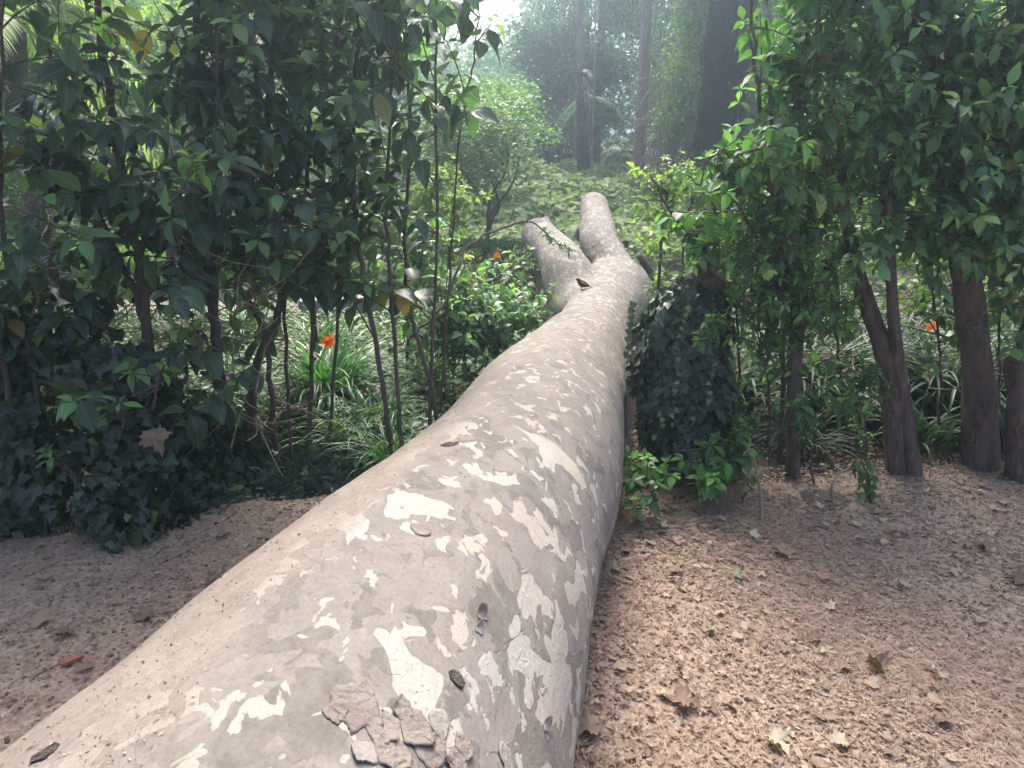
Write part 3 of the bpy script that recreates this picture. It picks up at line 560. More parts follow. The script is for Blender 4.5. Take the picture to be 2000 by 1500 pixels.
# ---- right hedge
def env_right(p):
    x, y, z = p
    lim = (1.15 if z < 1.12 else .64) if z < 1.35 else (.90 if z < 1.7 else 1.0)
    return 2.95 < y < 4.9 and x > lim + .05 * math.sin(z * 11 + 1) and z > .45
def rs(pts): return [gnd(pts[0])] + [tuple(q) for q in pts]
RH = [
 ('laurel shrub with bright green sprays leaning over the gap beside the cypress', [(rs([at(1520, 930, 3.9), at(1530, 700, 3.8), at(1520, 450, 3.6), at(1490, 250, 3.5), at(1470, 50, 3.5), at(1460, -150, 3.5)]), .016, .006), ([tuple(at(1525, 560, 3.7)), tuple(at(1440, 400, 3.5)), tuple(at(1400, 330, 3.4)), tuple(at(1330, 300, 3.4))], .008, .003), ([tuple(at(1525, 500, 3.7)), tuple(at(1560, 300, 3.5)), tuple(at(1580, 50, 3.5)), tuple(at(1590, -150, 3.5))], .012, .005)], 210, 'laurel_light', (.075, .115), dict(tmin=.3)),
 ('low bright laurel spray just above the ivy covered stump', [(rs([at(1420, 900, 3.7), at(1410, 620, 3.7), at(1370, 500, 3.65), at(1300, 400, 3.6), at(1270, 340, 3.6)]), .012, .004), ([tuple(at(1390, 540, 3.65)), tuple(at(1400, 420, 3.6)), tuple(at(1340, 340, 3.6))], .008, .003)], 70, 'laurel_light', (.085, .115), dict(slen=(.1, .32))),
 ('narrow leaved shrub sprouting from the thin pollarded trunk', [([tuple(at(1556, 600, 3.65)), tuple(at(1590, 430, 3.6)), tuple(at(1620, 250, 3.6)), tuple(at(1640, 0, 3.6)), tuple(at(1650, -150, 3.6))], .012, .004), ([tuple(at(1552, 640, 3.65)), tuple(at(1510, 560, 3.5)), tuple(at(1480, 500, 3.5))], .007, .003)], 150, 'laurel_light', (.06, .09), dict(ratio=.4, slen=(.15, .45))),
 ('dense laurel shrub above the twin trunked tree', [([tuple(at(1735, 500, 3.7)), tuple(at(1720, 350, 3.7)), tuple(at(1700, 150, 3.7)), tuple(at(1690, -150, 3.7))], .014, .006), ([tuple(at(1740, 480, 3.7)), tuple(at(1790, 300, 3.7)), tuple(at(1820, 100, 3.7)), tuple(at(1830, -150, 3.7))], .014, .006)], 170, 'laurel_mid', (.08, .12), dict(el=(-35, 70))),
 ('dark laurel shrub over the thick trunk at the right', [([tuple(at(1890, 520, 3.75)), tuple(at(1880, 350, 3.7)), tuple(at(1860, 150, 3.7)), tuple(at(1850, -150, 3.7))], .02, .008), ([tuple(at(1895, 520, 3.75)), tuple(at(1950, 300, 3.7)), tuple(at(1990, 80, 3.7)), tuple(at(2010, -150, 3.7))], .018, .007)], 170, 'laurel_mid', (.08, .12), dict(el=(-35, 70))),
 ('laurel shrub cut off by the right edge of the photo', [([tuple(at(1990, 690, 3.7)), tuple(at(2040, 450, 3.7)), tuple(at(2070, 150, 3.7)), tuple(at(2080, -150, 3.7))], .016, .006)], 110, 'laurel_mid', (.08, .12), dict(el=(-35, 70)))]
for k, (lab, stems, ns, mt, LL, ex) in enumerate(RH):
    shrub('laurel_shrub', lab, 'shrub', stems, ns, mt, 200 + k, env=env_right, group='laurel shrubs of the right hedge', L=LL, **{**dict(slen=(.2, .55), tmin=.12, el=(0, 75)), **ex})
for k, (lab, a, b, c_, ns) in enumerate([('leafy sprout filling the gap between slender and twin trunks', (1660, 900), (1640, 700), (1620, 560), 40), ('leafy sprout just left of the thickest trunk', (1830, 900), (1835, 700), (1820, 560), 34), ('leafy sprout between thickest trunk and sawn trunk', (1955, 900), (1950, 680), (1960, 520), 34), ('leafy sprout leaning over the top of the ivy stump', (1450, 880), (1440, 640), (1430, 470), 40)]):
    shrub('laurel_sprout', lab, 'sprout', [([gnd(at(*a, 4.0)), tuple(at(*b, 3.95)), tuple(at(*c_, 3.9)), tuple(at(c_[0] + 5, c_[1] - 130, 3.9))], .009, .004)], ns, 'laurel_mid', 230 + k, L=(.06, .1), slen=(.1, .35), tmin=.35, el=(-10, 70), group='sprouts between the trunks of the right hedge')
# trunks of the right hedge
def trunk_thing(name, label, cat, lst, mat, knobs=0, seed=1, group='bare trunks of the right hedge'):
    global rng
    rng = np.random.default_rng(seed); root = empty(name, gnd(lst[0][0][0]), label, cat, group)
    for pts, rad in lst:
        g = Geo(); Pp = [gnd(pts[0])] + list(pts) if len(pts) > 2 and pts[0][2] < .25 else pts
        n = 40; c = spline(Pp, n); rr = np.interp(np.linspace(0, 1, n), np.linspace(0, 1, len(rad)), rad); tube(g, c, rr, 22, rough=.13)
        for q in range(knobs):
            i = rng.integers(n // 2, n - 2); dr = rdir(1, -.3, .6)[0]; tube(g, [c[i], c[i] + dr * rr[i] * 1.1, c[i] + dr * rr[i] * 1.5], [rr[i] * .55, rr[i] * .5, rr[i] * .25], 8, rough=.2)
        g.build('trunk', M[mat], root)
    return root
trunk_thing('pollarded_tree', 'slender brown trunk with a knobbly top between the ivy stump and the twin trunks', 'tree', [([at(1548, 945, 3.65), at(1549, 850, 3.65), at(1554, 700, 3.65), at(1560, 590, 3.65), at(1555, 530, 3.65)], [.07, .042, .035, .033, .034, .038, .02])] + [([tuple(at(1556, 560, 3.65)), tuple(at(1556 + dx, 440, 3.65)), tuple(at(1556 + dx * 1.6, 260, 3.65)), tuple(at(1556 + dx * 2, 40, 3.65))], [.02, .014, .01, .006]) for dx in (-30, 22)], 'rtrunk', 3, 1)
trunk_thing('twin_trunk_tree', 'brown tree with two trunks joined at a flared foot', 'tree', [([at(1752, 945, 3.66), at(1745, 830, 3.66), at(1728, 700, 3.66), at(1700, 610, 3.68), at(1672, 520, 3.7), at(1650, 400, 3.7), at(1640, 250, 3.7)], [.085, .055, .048, .046, .042, .034, .024, .014]), ([at(1785, 935, 3.64), at(1772, 830, 3.64), at(1752, 700, 3.62), at(1742, 560, 3.6), at(1738, 450, 3.6), at(1730, 330, 3.6)], [.1, .045, .034, .03, .026, .02, .012])], 'rtrunk', 0, 2)
trunk_thing('thick_trunk_tree', 'thickest brown trunk near the right edge of the photo', 'tree', [([at(1918, 935, 3.75), at(1912, 800, 3.75), at(1905, 680, 3.75), at(1892, 580, 3.75), at(1888, 510, 3.75)], [.17, .098, .08, .074, .07, .064, .045])] + [([tuple(at(1888 + dx, 545, 3.75)), tuple(at(1886 + dx * 2.2, 430, 3.75)), tuple(at(1880 + dx * 3.5, 280, 3.75)), tuple(at(1875 + dx * 4.5, 60, 3.75))], [.032, .022, .014, .008]) for dx in (-16, -5, 9, 20)], 'rtrunk', 0, 3)
trunk_thing('cut_trunk_tree', 'short brown trunk sawn off level at the right edge', 'tree', [([at(1990, 940, 3.6), at(1988, 850, 3.6), at(1986, 760, 3.6), at(1984, 700, 3.6)], [.11, .062, .05, .048, .05])], 'rtrunk', 0, 4)

# ---- ivy covered stump
rng = np.random.default_rng(21)
b0 = gnd(at(1340, 955, 3.72)); root = empty('ivy_covered_stump', b0, 'cut tree stump wrapped in dark ivy beside the fallen trunk', 'stump')
c = spline([b0, at(1338, 800, 3.75), at(1345, 650, 3.75), at(1372, 560, 3.75), at(1395, 535, 3.75)], 40); rr = np.interp(np.linspace(0, 1, 40), [0, .3, .8, 1], [.15, .12, .1, .075]); g = Geo(); tube(g, c, rr, 20, rough=.1); g.build('trunk', M['rtrunk'], root)
g = Geo(); e = c[-1]; tube(g, [e - np.array([.0, 0, .0]), e + np.array([.01, 0, .012])], [.07, .068], 18, rough=.1); g.build('cut_face', M['cut'], root)
n = 5200; zz = rng.random(n)**.9; th = rng.uniform(0, 2 * np.pi, n); ax = np.stack([np.interp(zz, np.linspace(0, 1, 5), [b0[0] - .02, at(1325, 820, 3.7)[0], at(1322, 680, 3.7)[0], at(1325, 600, 3.7)[0], at(1335, 545, 3.7)[0]]), np.full(n, 3.72), .04 + zz * .98], -1)
rad = np.interp(zz, [0, .12, .4, .75, .93, 1], [.2, .26, .25, .22, .16, .04]) * (1 + .12 * np.sin(3 * th + zz * 9) + .1 * np.sin(5 * th - zz * 14)) * rng.uniform(.62, 1.12, n)
ax[:, 0] += .045; rad = rad * .88; P = ax + np.stack([np.cos(th) * rad, np.sin(th) * rad, np.zeros(n)], -1); o_ = np.stack([np.cos(th), np.sin(th), np.zeros(n)], -1)
dd = o_ * .35 + np.stack([rng.normal(0, .45, n), rng.normal(0, .45, n), np.full(n, -.8)], -1); nn = o_ + np.array([0, 0, .7]) + rng.normal(0, .25, (n, 3)); sz = rng.uniform(.036, .066, n)
g = Geo(); leaves(g, IVY, P, dd, nn, sz, sz * 1.05, .15, .15, rng.random(n) * .92, ripple=.05)
for x0, y0, x1, y1 in ((1325, 690, 1318, 760), (1320, 760, 1316, 830), (1288, 800, 1278, 850), (1355, 790, 1362, 860), (1345, 590, 1325, 660), (1395, 700, 1385, 780)):
    a, b = at(x0, y0, 3.47), at(x1, y1, 3.46); q = spline([a, (a + b) / 2 + rng.normal(0, .01, 3), b], 10); tube(g, q, .0015, 4, mat=1)
    leaves(g, IVY, q[1::2], rng.normal(0, .8, (5, 3)) + [0, -.2, -.6], np.tile([0, -1, .5], (5, 1)) + rng.normal(0, .3, (5, 3)), rng.uniform(.02, .036, 5), .028, .1, .1, rng.uniform(.93, .99, 5))
g.build('ivy', [M['ivy'], M['twig']], root)

# ---- strap leaved plants and orange flowers
def strap_blades(g, c, n, ln, w, spread=1.0, mat=0, rlo=0):
    K = 9; t = np.linspace(0, 1, K)
    az = rng.uniform(0, 2 * np.pi, n); el = rng.uniform(R(48), R(86), n); L = rng.uniform(*ln, n); W = rng.uniform(*w, n); base = np.array(c) + np.stack([rng.normal(0, .05 * spread, n), rng.normal(0, .05 * spread, n), np.zeros(n)], -1)
    hor = np.stack([np.cos(az), np.sin(az)], -1); sd_ = np.stack([-np.sin(az), np.cos(az), np.zeros(n)], -1); bend = rng.uniform(.5, 1.25, n)
    ang = el[:, None] - (bend[:, None] * 2.1) * t[None]**1.4; ds = (L / (K - 1))[:, None]
    hx = np.cumsum(np.cos(ang) * ds, 1); hz = np.cumsum(np.sin(ang) * ds, 1)
    C = np.stack([base[:, 0, None] + hor[:, 0, None] * hx, base[:, 1, None] + hor[:, 1, None] * hx, np.maximum(base[:, 2, None] + hz, base[:, 2, None] - .0)], -1)
    wd = W[:, None] * np.sin(np.clip(t * 1.0 + .12, 0, 1) * np.pi)**.5 * np.clip(1.03 - t**4, 0, 1); wd[:, -1] = .0008
    up = np.array([0, 0, 1.]) * .25
    A_ = C + sd_[:, None] * wd[..., None] / 2 + up * wd[..., None]; B_ = C - sd_[:, None] * wd[..., None] / 2 + up * wd[..., None]
    Vv = np.stack([A_, C, B_], 2); idx = (np.arange(n) * K * 3)[:, None] + np.arange(K - 1)[None] * 3
    Q = np.concatenate([np.stack([idx, idx + 1, idx + 4, idx + 3], -1), np.stack([idx + 1, idx + 2, idx + 5, idx + 4], -1)]).reshape(-1, 4)
    at_ = np.zeros((n, K, 3, 3)); at_[..., 0] = t[None, :, None]; at_[..., 1] = np.array([0, .5, 1]); at_[..., 2] = np.where(rng.random(n) < .04, 1, rng.uniform(rlo, .92, n))[:, None, None]
    g.add(Vv.reshape(-1, 3), Q, at_.reshape(-1, 3), mat)
def flower(root, p, seed, petals=6, r=.032):
    g = Geo(); n = petals; base = np.array([root.location[0], root.location[1], root.location[2]])
    tube(g, spline([base, (base + p) / 2 + np.array([.02, 0, .03]), p], 10), .0035, 5, mat=1, rnd=.5)
    a = np.linspace(0, 2 * np.pi, n, endpoint=False) + seed; tilt = np.array([0, -.6, .35])
    for (off, ph) in (((0, 0, 0), 0), ((.02, -.01, .015), .5)):
        D = np.stack([np.cos(a + ph), -.55 + 0 * a, np.sin(a + ph)], -1); leaves(g, NARROW, np.tile(p + np.array(off), (n, 1)), D, np.tile([0, -1, .2], (n, 1)), r, r * .42, .55, .2, rng.random(n), mat=0)
    g.build('flower', [M['petal'], M['strap']], root)
def clump(label, x, y, n, ln, w, flowers=(), seed=0, name='daylily', group=None, cat='plant', rlo=0):
    global rng
    rng = np.random.default_rng(seed); z = float(gh(x, y)); root = empty(name, (x, y, z), label, cat, group); g = Geo(); strap_blades(g, (x, y, z), n, ln, w, rlo=rlo); g.build('foliage', M['strap_shaded' if group and 'right' in group else 'strap'], root)
    for k, (fx, fy, fyy) in enumerate(flowers): flower(root, at(fx, fy, fyy), k * .7 + seed, r=.05 if fy == 668 else .032)
GL, GR = 'strap leaved clumps left of the trunk', 'strap leaved clumps behind the right hedge'
clump('large fountain of glossy strap leaves in the gap left of the trunk', -1.15, 4.6, 330, (.45, .8), (.014, .024), (), 1, group=GL)
clump('strap leaved clump carrying one orange flower beside the dark hedge stems', -1.36, 4.35, 110, (.3, .5), (.012, .018), [(640, 668, 4.3)], 2, group=GL)
clump('strap leaved clump closest to the fallen trunk on its left', -.78, 4.2, 120, (.3, .5), (.01, .016), (), 3, group=GL)
clump('strap leaved clump carrying several orange flowers by the low clipped hedge', -.62, 6.4, 120, (.4, .65), (.014, .022), [(895, 565, 6.2), (922, 550, 6.3)], 4, group=GL)
clump('strap leaved clump with one orange flower beneath the forked limb', -.25, 7.2, 110, (.4, .7), (.014, .022), [(968, 500, 7)], 5, group=GL)
clump('strap leaved clump with an orange flower half hidden by grey leaves', -1.5, 6.0, 110, (.4, .6), (.014, .022), [(706, 562, 5.9)], 6, group=GL)
clump('strap leaved clump at the edge of the far gravel path', -2.3, 6.6, 110, (.35, .55), (.014, .022), [(535, 533, 6.5)], 7, group=GL)
clump('strap leaved clump in deep shade behind the straight laurel trunk', -1.85, 4.9, 120, (.3, .55), (.012, .02), (), 8, group=GL)
clump('strap leaved clump under the overhanging left shrub', -.55, 5.2, 120, (.3, .55), (.012, .02), [(852, 640, 5.1)], 9, group=GL)
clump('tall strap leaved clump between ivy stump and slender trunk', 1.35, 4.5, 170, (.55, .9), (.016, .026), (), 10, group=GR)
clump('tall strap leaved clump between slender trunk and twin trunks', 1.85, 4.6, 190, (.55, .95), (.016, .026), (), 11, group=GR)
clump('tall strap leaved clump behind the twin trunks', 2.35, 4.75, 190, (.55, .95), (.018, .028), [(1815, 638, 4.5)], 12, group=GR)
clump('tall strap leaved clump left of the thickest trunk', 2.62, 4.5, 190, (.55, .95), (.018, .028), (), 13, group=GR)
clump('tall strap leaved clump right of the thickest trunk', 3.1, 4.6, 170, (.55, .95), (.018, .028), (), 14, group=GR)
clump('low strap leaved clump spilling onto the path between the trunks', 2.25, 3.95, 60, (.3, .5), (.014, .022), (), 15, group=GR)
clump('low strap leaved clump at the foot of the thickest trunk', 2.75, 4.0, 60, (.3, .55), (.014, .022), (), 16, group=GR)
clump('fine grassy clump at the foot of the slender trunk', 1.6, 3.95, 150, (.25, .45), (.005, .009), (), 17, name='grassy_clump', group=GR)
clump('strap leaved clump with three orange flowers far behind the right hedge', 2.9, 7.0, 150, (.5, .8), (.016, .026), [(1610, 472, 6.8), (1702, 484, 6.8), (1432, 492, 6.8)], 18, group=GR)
clump('fine grassy clump hugging the left foot of the fallen trunk', -.62, 3.75, 150, (.25, .5), (.005, .009), (), 19, name='grassy_clump', group=GL)
clump('fine grassy clump in the gap beside the left hedge', -.9, 4.0, 130, (.25, .5), (.005, .009), (), 20, name='grassy_clump', group=GL)

# ---- undergrowth (uncountable)
rng = np.random.default_rng(31)
def scatter(n, xr, yr, zr, tplx, mat, sz, name, label, cond=None, ratio=.5, dz=(-.3, .6)):
    X = rng.uniform(*xr, n); Y = rng.uniform(*yr, n); Z = gh(X, Y) + rng.uniform(0, 1, n)**1.5 * zr * (.6 + .4 * np.sin(X * 3) * np.sin(Y * 2.3))
    P = np.stack([X, Y, np.maximum(Z, gh(X, Y) + .01)], -1)
    if cond is not None: P = P[cond(P)]
    m = len(P); s_ = rng.uniform(*sz, m); g = Geo(); leaves(g, tplx, P, rdir(m, *dz), rng.normal(0, .4, (m, 3)) + [0, 0, 1], s_, s_ * ratio, .2, .2, rng.random(m) * .98)
    return tag(g.build(name, M[mat]), label, 'undergrowth', kind='stuff')
def off_trunk(P): 
    xc = np.interp(P[:, 1], [s[1] for s in ST], [s[0] for s in ST]); return (np.abs(P[:, 0] - xc) > .42) | (P[:, 1] > 7.6)
scatter(22000, (-4.6, .4), (3.9, 7.8), .42, NARROW, 'herb', (.03, .07), 'undergrowth', 'small leaved undergrowth filling the bed left of the trunk', lambda P: off_trunk(P))
scatter(15000, (.7, 5.5), (4.2, 8.8), .5, NARROW, 'tree_a', (.035, .08), 'undergrowth', 'small leaved undergrowth behind the right hedge', lambda P: off_trunk(P))
scatter(9000, (-1.2, 3.6), (3.9, 6.5), .03, SMALL, 'dry', (.02, .05), 'leaf_mould', 'old dead leaves under the garden plants', lambda P: off_trunk(P), .7, (-.1, .1))

# ---- low clipped dark hedge beyond the flowers
rng = np.random.default_rng(41)
n = 16000; X = rng.uniform(-1.9, .5, n); Y = rng.uniform(8.35, 9.0, n); Z = rng.uniform(0, 1, n)**.6 * .66; face = rng.random(n); Y = np.where(face < .5, 8.35 + rng.exponential(.03, n), Y); Z = np.where(face >= .5, .66 - rng.exponential(.03, n), Z); Z = np.maximum(Z, .02)
g = Geo(); leaves(g, SMALL, np.stack([X, Y, Z], -1), rdir(n, -.2, 1), rdir(n), rng.uniform(.02, .035, n), .014, .1, rnd=rng.random(n) * .7)
bx = empty('clipped_hedge', (-.7, 8.6, 0), 'low dark clipped hedge beyond the orange flowers left of the fork', 'hedge'); g.build('foliage', M['tree_a'], bx)
g = Geo(); 
for k in range(14): x = -1.8 + k * .17; tube(g, [(x, 8.65, 0), (x + .03, 8.65, .3), (x - .02, 8.66, .55)], [.015, .01, .006], 6)
g.build('stem', M['stem'], bx)

# ---- vines over the rising ground beyond the fork
rng = np.random.default_rng(43)
n = 26000; X = rng.uniform(-3.5, 7, n); Y = 8.9 + rng.random(n)**.85 * 8.5; lump = .10 * np.sin(X * 2.1 + 1) * np.sin(Y * 1.7) + .08 * np.sin(X * 4.3 + Y * 2) + .06 * np.sin(Y * 5 - X)
Z = gh(X, Y) + .38 + lump - rng.exponential(.07, n); P = np.stack([X, Y, np.maximum(Z, gh(X, Y) + .02)], -1); P = P[(P[:, 0] > -1.4) | (P[:, 1] > 13)]
m = len(P); sz = rng.uniform(.06, .15, m); g = Geo(); leaves(g, ROUND, P, rdir(m, -.5, .5) + [0, -.4, 0], rng.normal(0, .35, (m, 3)) + [0, -.5, 1], sz, sz * rng.uniform(.7, 1.1, m), .25, .15, rng.random(m), ripple=.06)
for k in range(420):
    x, y = rng.uniform(-2, 6), rng.uniform(9, 16.5); z = float(gh(x, y)) + .35; d = rdir(1, 0, .9)[0] * rng.uniform(.1, .4); tube(g, [(x, y, z), (x + d[0] * .5, y + d[1] * .5, z + abs(d[2]) * .7), (x + d[0], y + d[1], z + abs(d[2]) * .5)], .004, 3, mat=1, rnd=.5)
tag(g.build('vines', [M['vine'], M['deadwood']]), 'pale green vines smothering the rising ground beyond the fork', 'vines', kind='stuff')

# ------------------------------------------------------------------ background trees
def crown_pts(n, c, r, k=46, spread=.33, shell=.55, seed=0):
    global rng
    dirs = rdir(k); rad = rng.uniform(shell, 1, k)[:, None]; C = np.array(c) + dirs * rad * np.array(r)
    w = rng.integers(0, k, n); s_ = np.array(r).mean() * spread
    off = rng.normal(0, 1, (n, 3)); off /= np.maximum(np.linalg.norm(off, axis=1, keepdims=True), .3); off *= (rng.random((n, 1))**.5) * s_ * np.array([1.15, 1.15, .7])
    return C, C[w] + off, w
def btree(name, label, base, top, c, r, n, lsz, mat, seed, group=None, tr=.12, k=46, spread=.33, bark='rtrunk', tpl=SMALL, ratio=.5, dz=(-.8, .3)):
    global rng
    rng = np.random.default_rng(seed); base = np.array([base[0], base[1], float(gh(base[0], base[1])) - .05]); root = empty(name, tuple(base), label, 'tree', group)
    C, P, w = crown_pts(n, c, r, k, spread); g = Geo(); top = np.array(c) + np.array([0, 0, r[2] * .3]); q = spline([base, base * .5 + top * .5 + rng.normal(0, .1, 3), top], 16); tube(g, q, np.linspace(tr, tr * .35, 16), 10, rough=.08)
    for cc in C[::2]:
        b = q[rng.integers(6, 15)]; mid = (b + cc) / 2 + rng.normal(0, .08 * r[0], 3); tube(g, spline([b, mid, cc], 7), np.linspace(tr * .3, tr * .06, 7), 5)
    g.build('trunk', M[bark], root)
    g = Geo(); s_ = rng.uniform(.7, 1.25, n) * lsz; rn = np.clip(rng.random(k)[w] * .6 + rng.random(n) * .4, 0, 1)
    leaves(g, tpl, P, rdir(n, *dz), rng.normal(0, .5, (n, 3)) + [0, 0, 1], s_, s_ * ratio, .15, .2, rn); g.build('crown', M[mat], root)
    return root
GB = 'trees behind the garden'
def cpx(px_, py_, y): return at(px_, py_, y)
# small light green tree in the middle distance
rng = np.random.default_rng(51)
t0 = empty('small_tree', tuple(gnd(at(945, 470, 9.2))), 'small light green tree with crooked dark stems beyond the clipped hedge', 'tree'); g = Geo()
for pts in ([(955, 520), (955, 400), (985, 340), (992, 290), (975, 230)], [(940, 520), (960, 430), (975, 400), (955, 340), (930, 280), (920, 240)], [(955, 420), (1000, 360), (1015, 300)], [(955, 400), (900, 330), (880, 290)]): tube(g, spline([at(a, b, 9.2) for a, b in pts], 20), np.linspace(.024, .008, 20), 7, rough=.15)
g.build('trunk', M['stem'], t0); g = Geo()
C = np.array([at(rng.uniform(815, 1035), rng.uniform(190, 345), 9.2 + rng.uniform(-.5, .5)) for _ in range(80)]); w = rng.integers(0, 80, 6500); P = C[w] + rng.normal(0, .12, (6500, 3)); s_ = rng.uniform(.04, .075, 6500)
leaves(g, NARROW, P, rdir(6500, -.5, .5), rng.normal(0, .4, (6500, 3)) + [0, 0, 1], s_, s_ * .5, .2, .2, rng.random(6500) * .8); g.build('crown', M['small_tree'], t0)

btree('broadleaf_tree', 'bluish green tree filling the centre just left of the conifers', cpx(1060, 320, 19), 0, cpx(1085, 195, 19), (1.5, 1.5, 1.7), 17000, .11, 'tree_a', 61, GB)
btree('broadleaf_tree', 'dense tree seen under the bright patch of sky', cpx(930, 330, 22), 0, cpx(925, 235, 22), (2.4, 1.6, 1.5), 19000, .13, 'tree_b', 62, GB)
btree('broadleaf_tree', 'tall tree between the left hedge sprays and the bright sky', cpx(780, 350, 17), 0, cpx(710, 170, 17), (1.5, 1.6, 1.9), 15000, .11, 'tree_b', 63, GB)
btree('broadleaf_tree', 'light green tree glimpsed through the middle of the left hedge', cpx(560, 400, 13), 0, cpx(560, 130, 13), (1.7, 1.5, 2.1), 14000, .11, 'tree_b', 64, GB)
btree('broadleaf_tree', 'yellow green tree glimpsed through the left hedge', cpx(330, 420, 12), 0, cpx(330, 170, 12), (1.6, 1.4, 1.7), 13000, .11, 'tree_c', 65, GB)
btree('broadleaf_tree', 'dark tree behind the far left of the hedge', cpx(60, 420, 11), 0, cpx(60, 180, 11), (1.6, 1.4, 2.1), 13000, .11, 'tree_b', 66, GB)
btree('broadleaf_tree', 'tall green tree rising above the vine draped tree', cpx(1370, 320, 21), 0, cpx(1360, 10, 21), (2.0, 1.8, 3.2), 16000, .13, 'tree_b', 67, GB)
btree('broadleaf_tree', 'green tree behind the bright sprays of the right hedge', cpx(1600, 320, 15), 0, cpx(1590, 100, 15), (2.0, 1.6, 2.3), 16000, .12, 'tree_b', 68, GB)
btree('broadleaf_tree', 'yellow green tree behind the middle of the right hedge', cpx(1780, 350, 12), 0, cpx(1780, 190, 12), (1.5, 1.4, 1.8), 13000, .11, 'tree_c', 69, GB)
btree('broadleaf_tree', 'green tree behind the far right of the hedge', cpx(1990, 350, 13), 0, cpx(1980, 120, 13), (1.8, 1.5, 2.4), 14000, .12, 'tree_b', 70, GB)
btree('broadleaf_tree', 'bright yellow green tree right behind the small crooked tree', cpx(930, 340, 13), 0, cpx(925, 250, 13), (1.15, 1.0, .85), 11000, .085, 'small_tree', 77, GB, tr=.06)
GC = 'unseen trees added to shade the hedges and path'  # crowns out of view, added to darken the hedges and the left path
btree('added_shade_tree', 'unseen tree added to shade the right hedge from above, trunk beyond the right edge', (3.9, 5.6), 0, (2.9, 5.3, 4.9), (2.3, 1.5, 1.3), 7000, .14, 'tree_b', 75, GC, k=40)
btree('added_shade_tree', 'unseen tree added to shade the left hedge from above, trunk beyond the left edge', (-4.6, 6.2), 0, (-3.1, 5.6, 4.8), (2.1, 2.0, 1.2), 9000, .14, 'tree_b', 76, GC, k=40)
btree('added_shade_tree', 'unseen tree added to shade the left side of the path, trunk beyond the left edge', (-5.4, 2.6), 0, (-3.0, 2.2, 4.6), (2.1, 2.7, 1.0), 30000, .17, 'tree_b', 78, GC, k=40)
# vine draped tree right of the conifers
rng = np.random.default_rng(71)
vt = empty('vine_draped_tree', tuple(gnd(at(1345, 330, 14))), 'yellow green vine draped tree with tangled dead stems beside the dark cypress', 'tree')
C = np.array([at(1345 + rng.normal(0, 26) + (30 if py_ < 120 else 0), py_, 14 + rng.uniform(-.6, .6)) for py_ in rng.uniform(-60, 250, 90)]); n = 9000; w = rng.integers(0, 90, n); P = C[w] + rng.normal(0, .13, (n, 3)) * [1, 1, 1.3]; s_ = rng.uniform(.07, .12, n)
g = Geo(); leaves(g, SMALL, P, rdir(n, -1, .1), rng.normal(0, .5, (n, 3)) + [0, -.3, 1], s_, s_ * .6, .2, .2, rng.random(n)); g.build('crown', M['tree_c'], vt)
g = Geo()
for k in range(230):
    a = at(rng.normal(1335, 25), rng.uniform(130, 260), 14 + rng.uniform(-.5, .5)); b = a + np.array([rng.normal(-.25, .3), rng.normal(0, .2), -rng.uniform(.3, 1.3)]); b[2] = max(b[2], float(gh(b[0], b[1])) + .1); tube(g, spline([a, (a + b) / 2 + rng.normal(0, .08, 3), b], 6), .008, 4, cap=False)
tube(g, spline([at(1350, 340, 14), at(1352, 200, 14), at(1365, 0, 14)], 12), np.linspace(.07, .04, 12), 8)
g.build('dead_stems', M['deadwood'], vt)
# dark column cypress
rng = np.random.default_rng(73)
cb = gnd(at(1392, 330, 11)); cy = empty('cypress', cb, 'tall narrow near black cypress column right of the vine draped tree', 'tree'); g = Geo()
lean = lambda z: cb[0] + (z - cb[2]) * .035
tube(g, [(lean(z), cb[1], z) for z in np.linspace(cb[2], 7.5, 10)], np.linspace(.1, .03, 10), 8); g.build('trunk', M['rtrunk'], cy)
n = 30000; zz = cb[2] + .15 + rng.random(n) * 7.2; th = rng.uniform(0, 2 * np.pi, n); r_ = .285 * (1 + .09 * np.sin(zz * 5 + th * 2) + .08 * np.sin(zz * 11 + th * 5)) * rng.uniform(.7, 1.04, n) * np.clip((8 - zz) / 1.5, 0, 1)**.5
P = np.stack([cb[0] + (zz - cb[2]) * .035 + np.cos(th) * r_, cb[1] + np.sin(th) * r_, zz], -1); o_ = np.stack([np.cos(th), np.sin(th), 0 * th], -1)
g = Geo(); leaves(g, SMALL, P, o_ * .4 + np.array([0, 0, 1]) + rng.normal(0, .2, (n, 3)), o_, rng.uniform(.06, .12, n), .03, 0, rnd=rng.random(n)); g.build('crown', M['cypress'], cy)
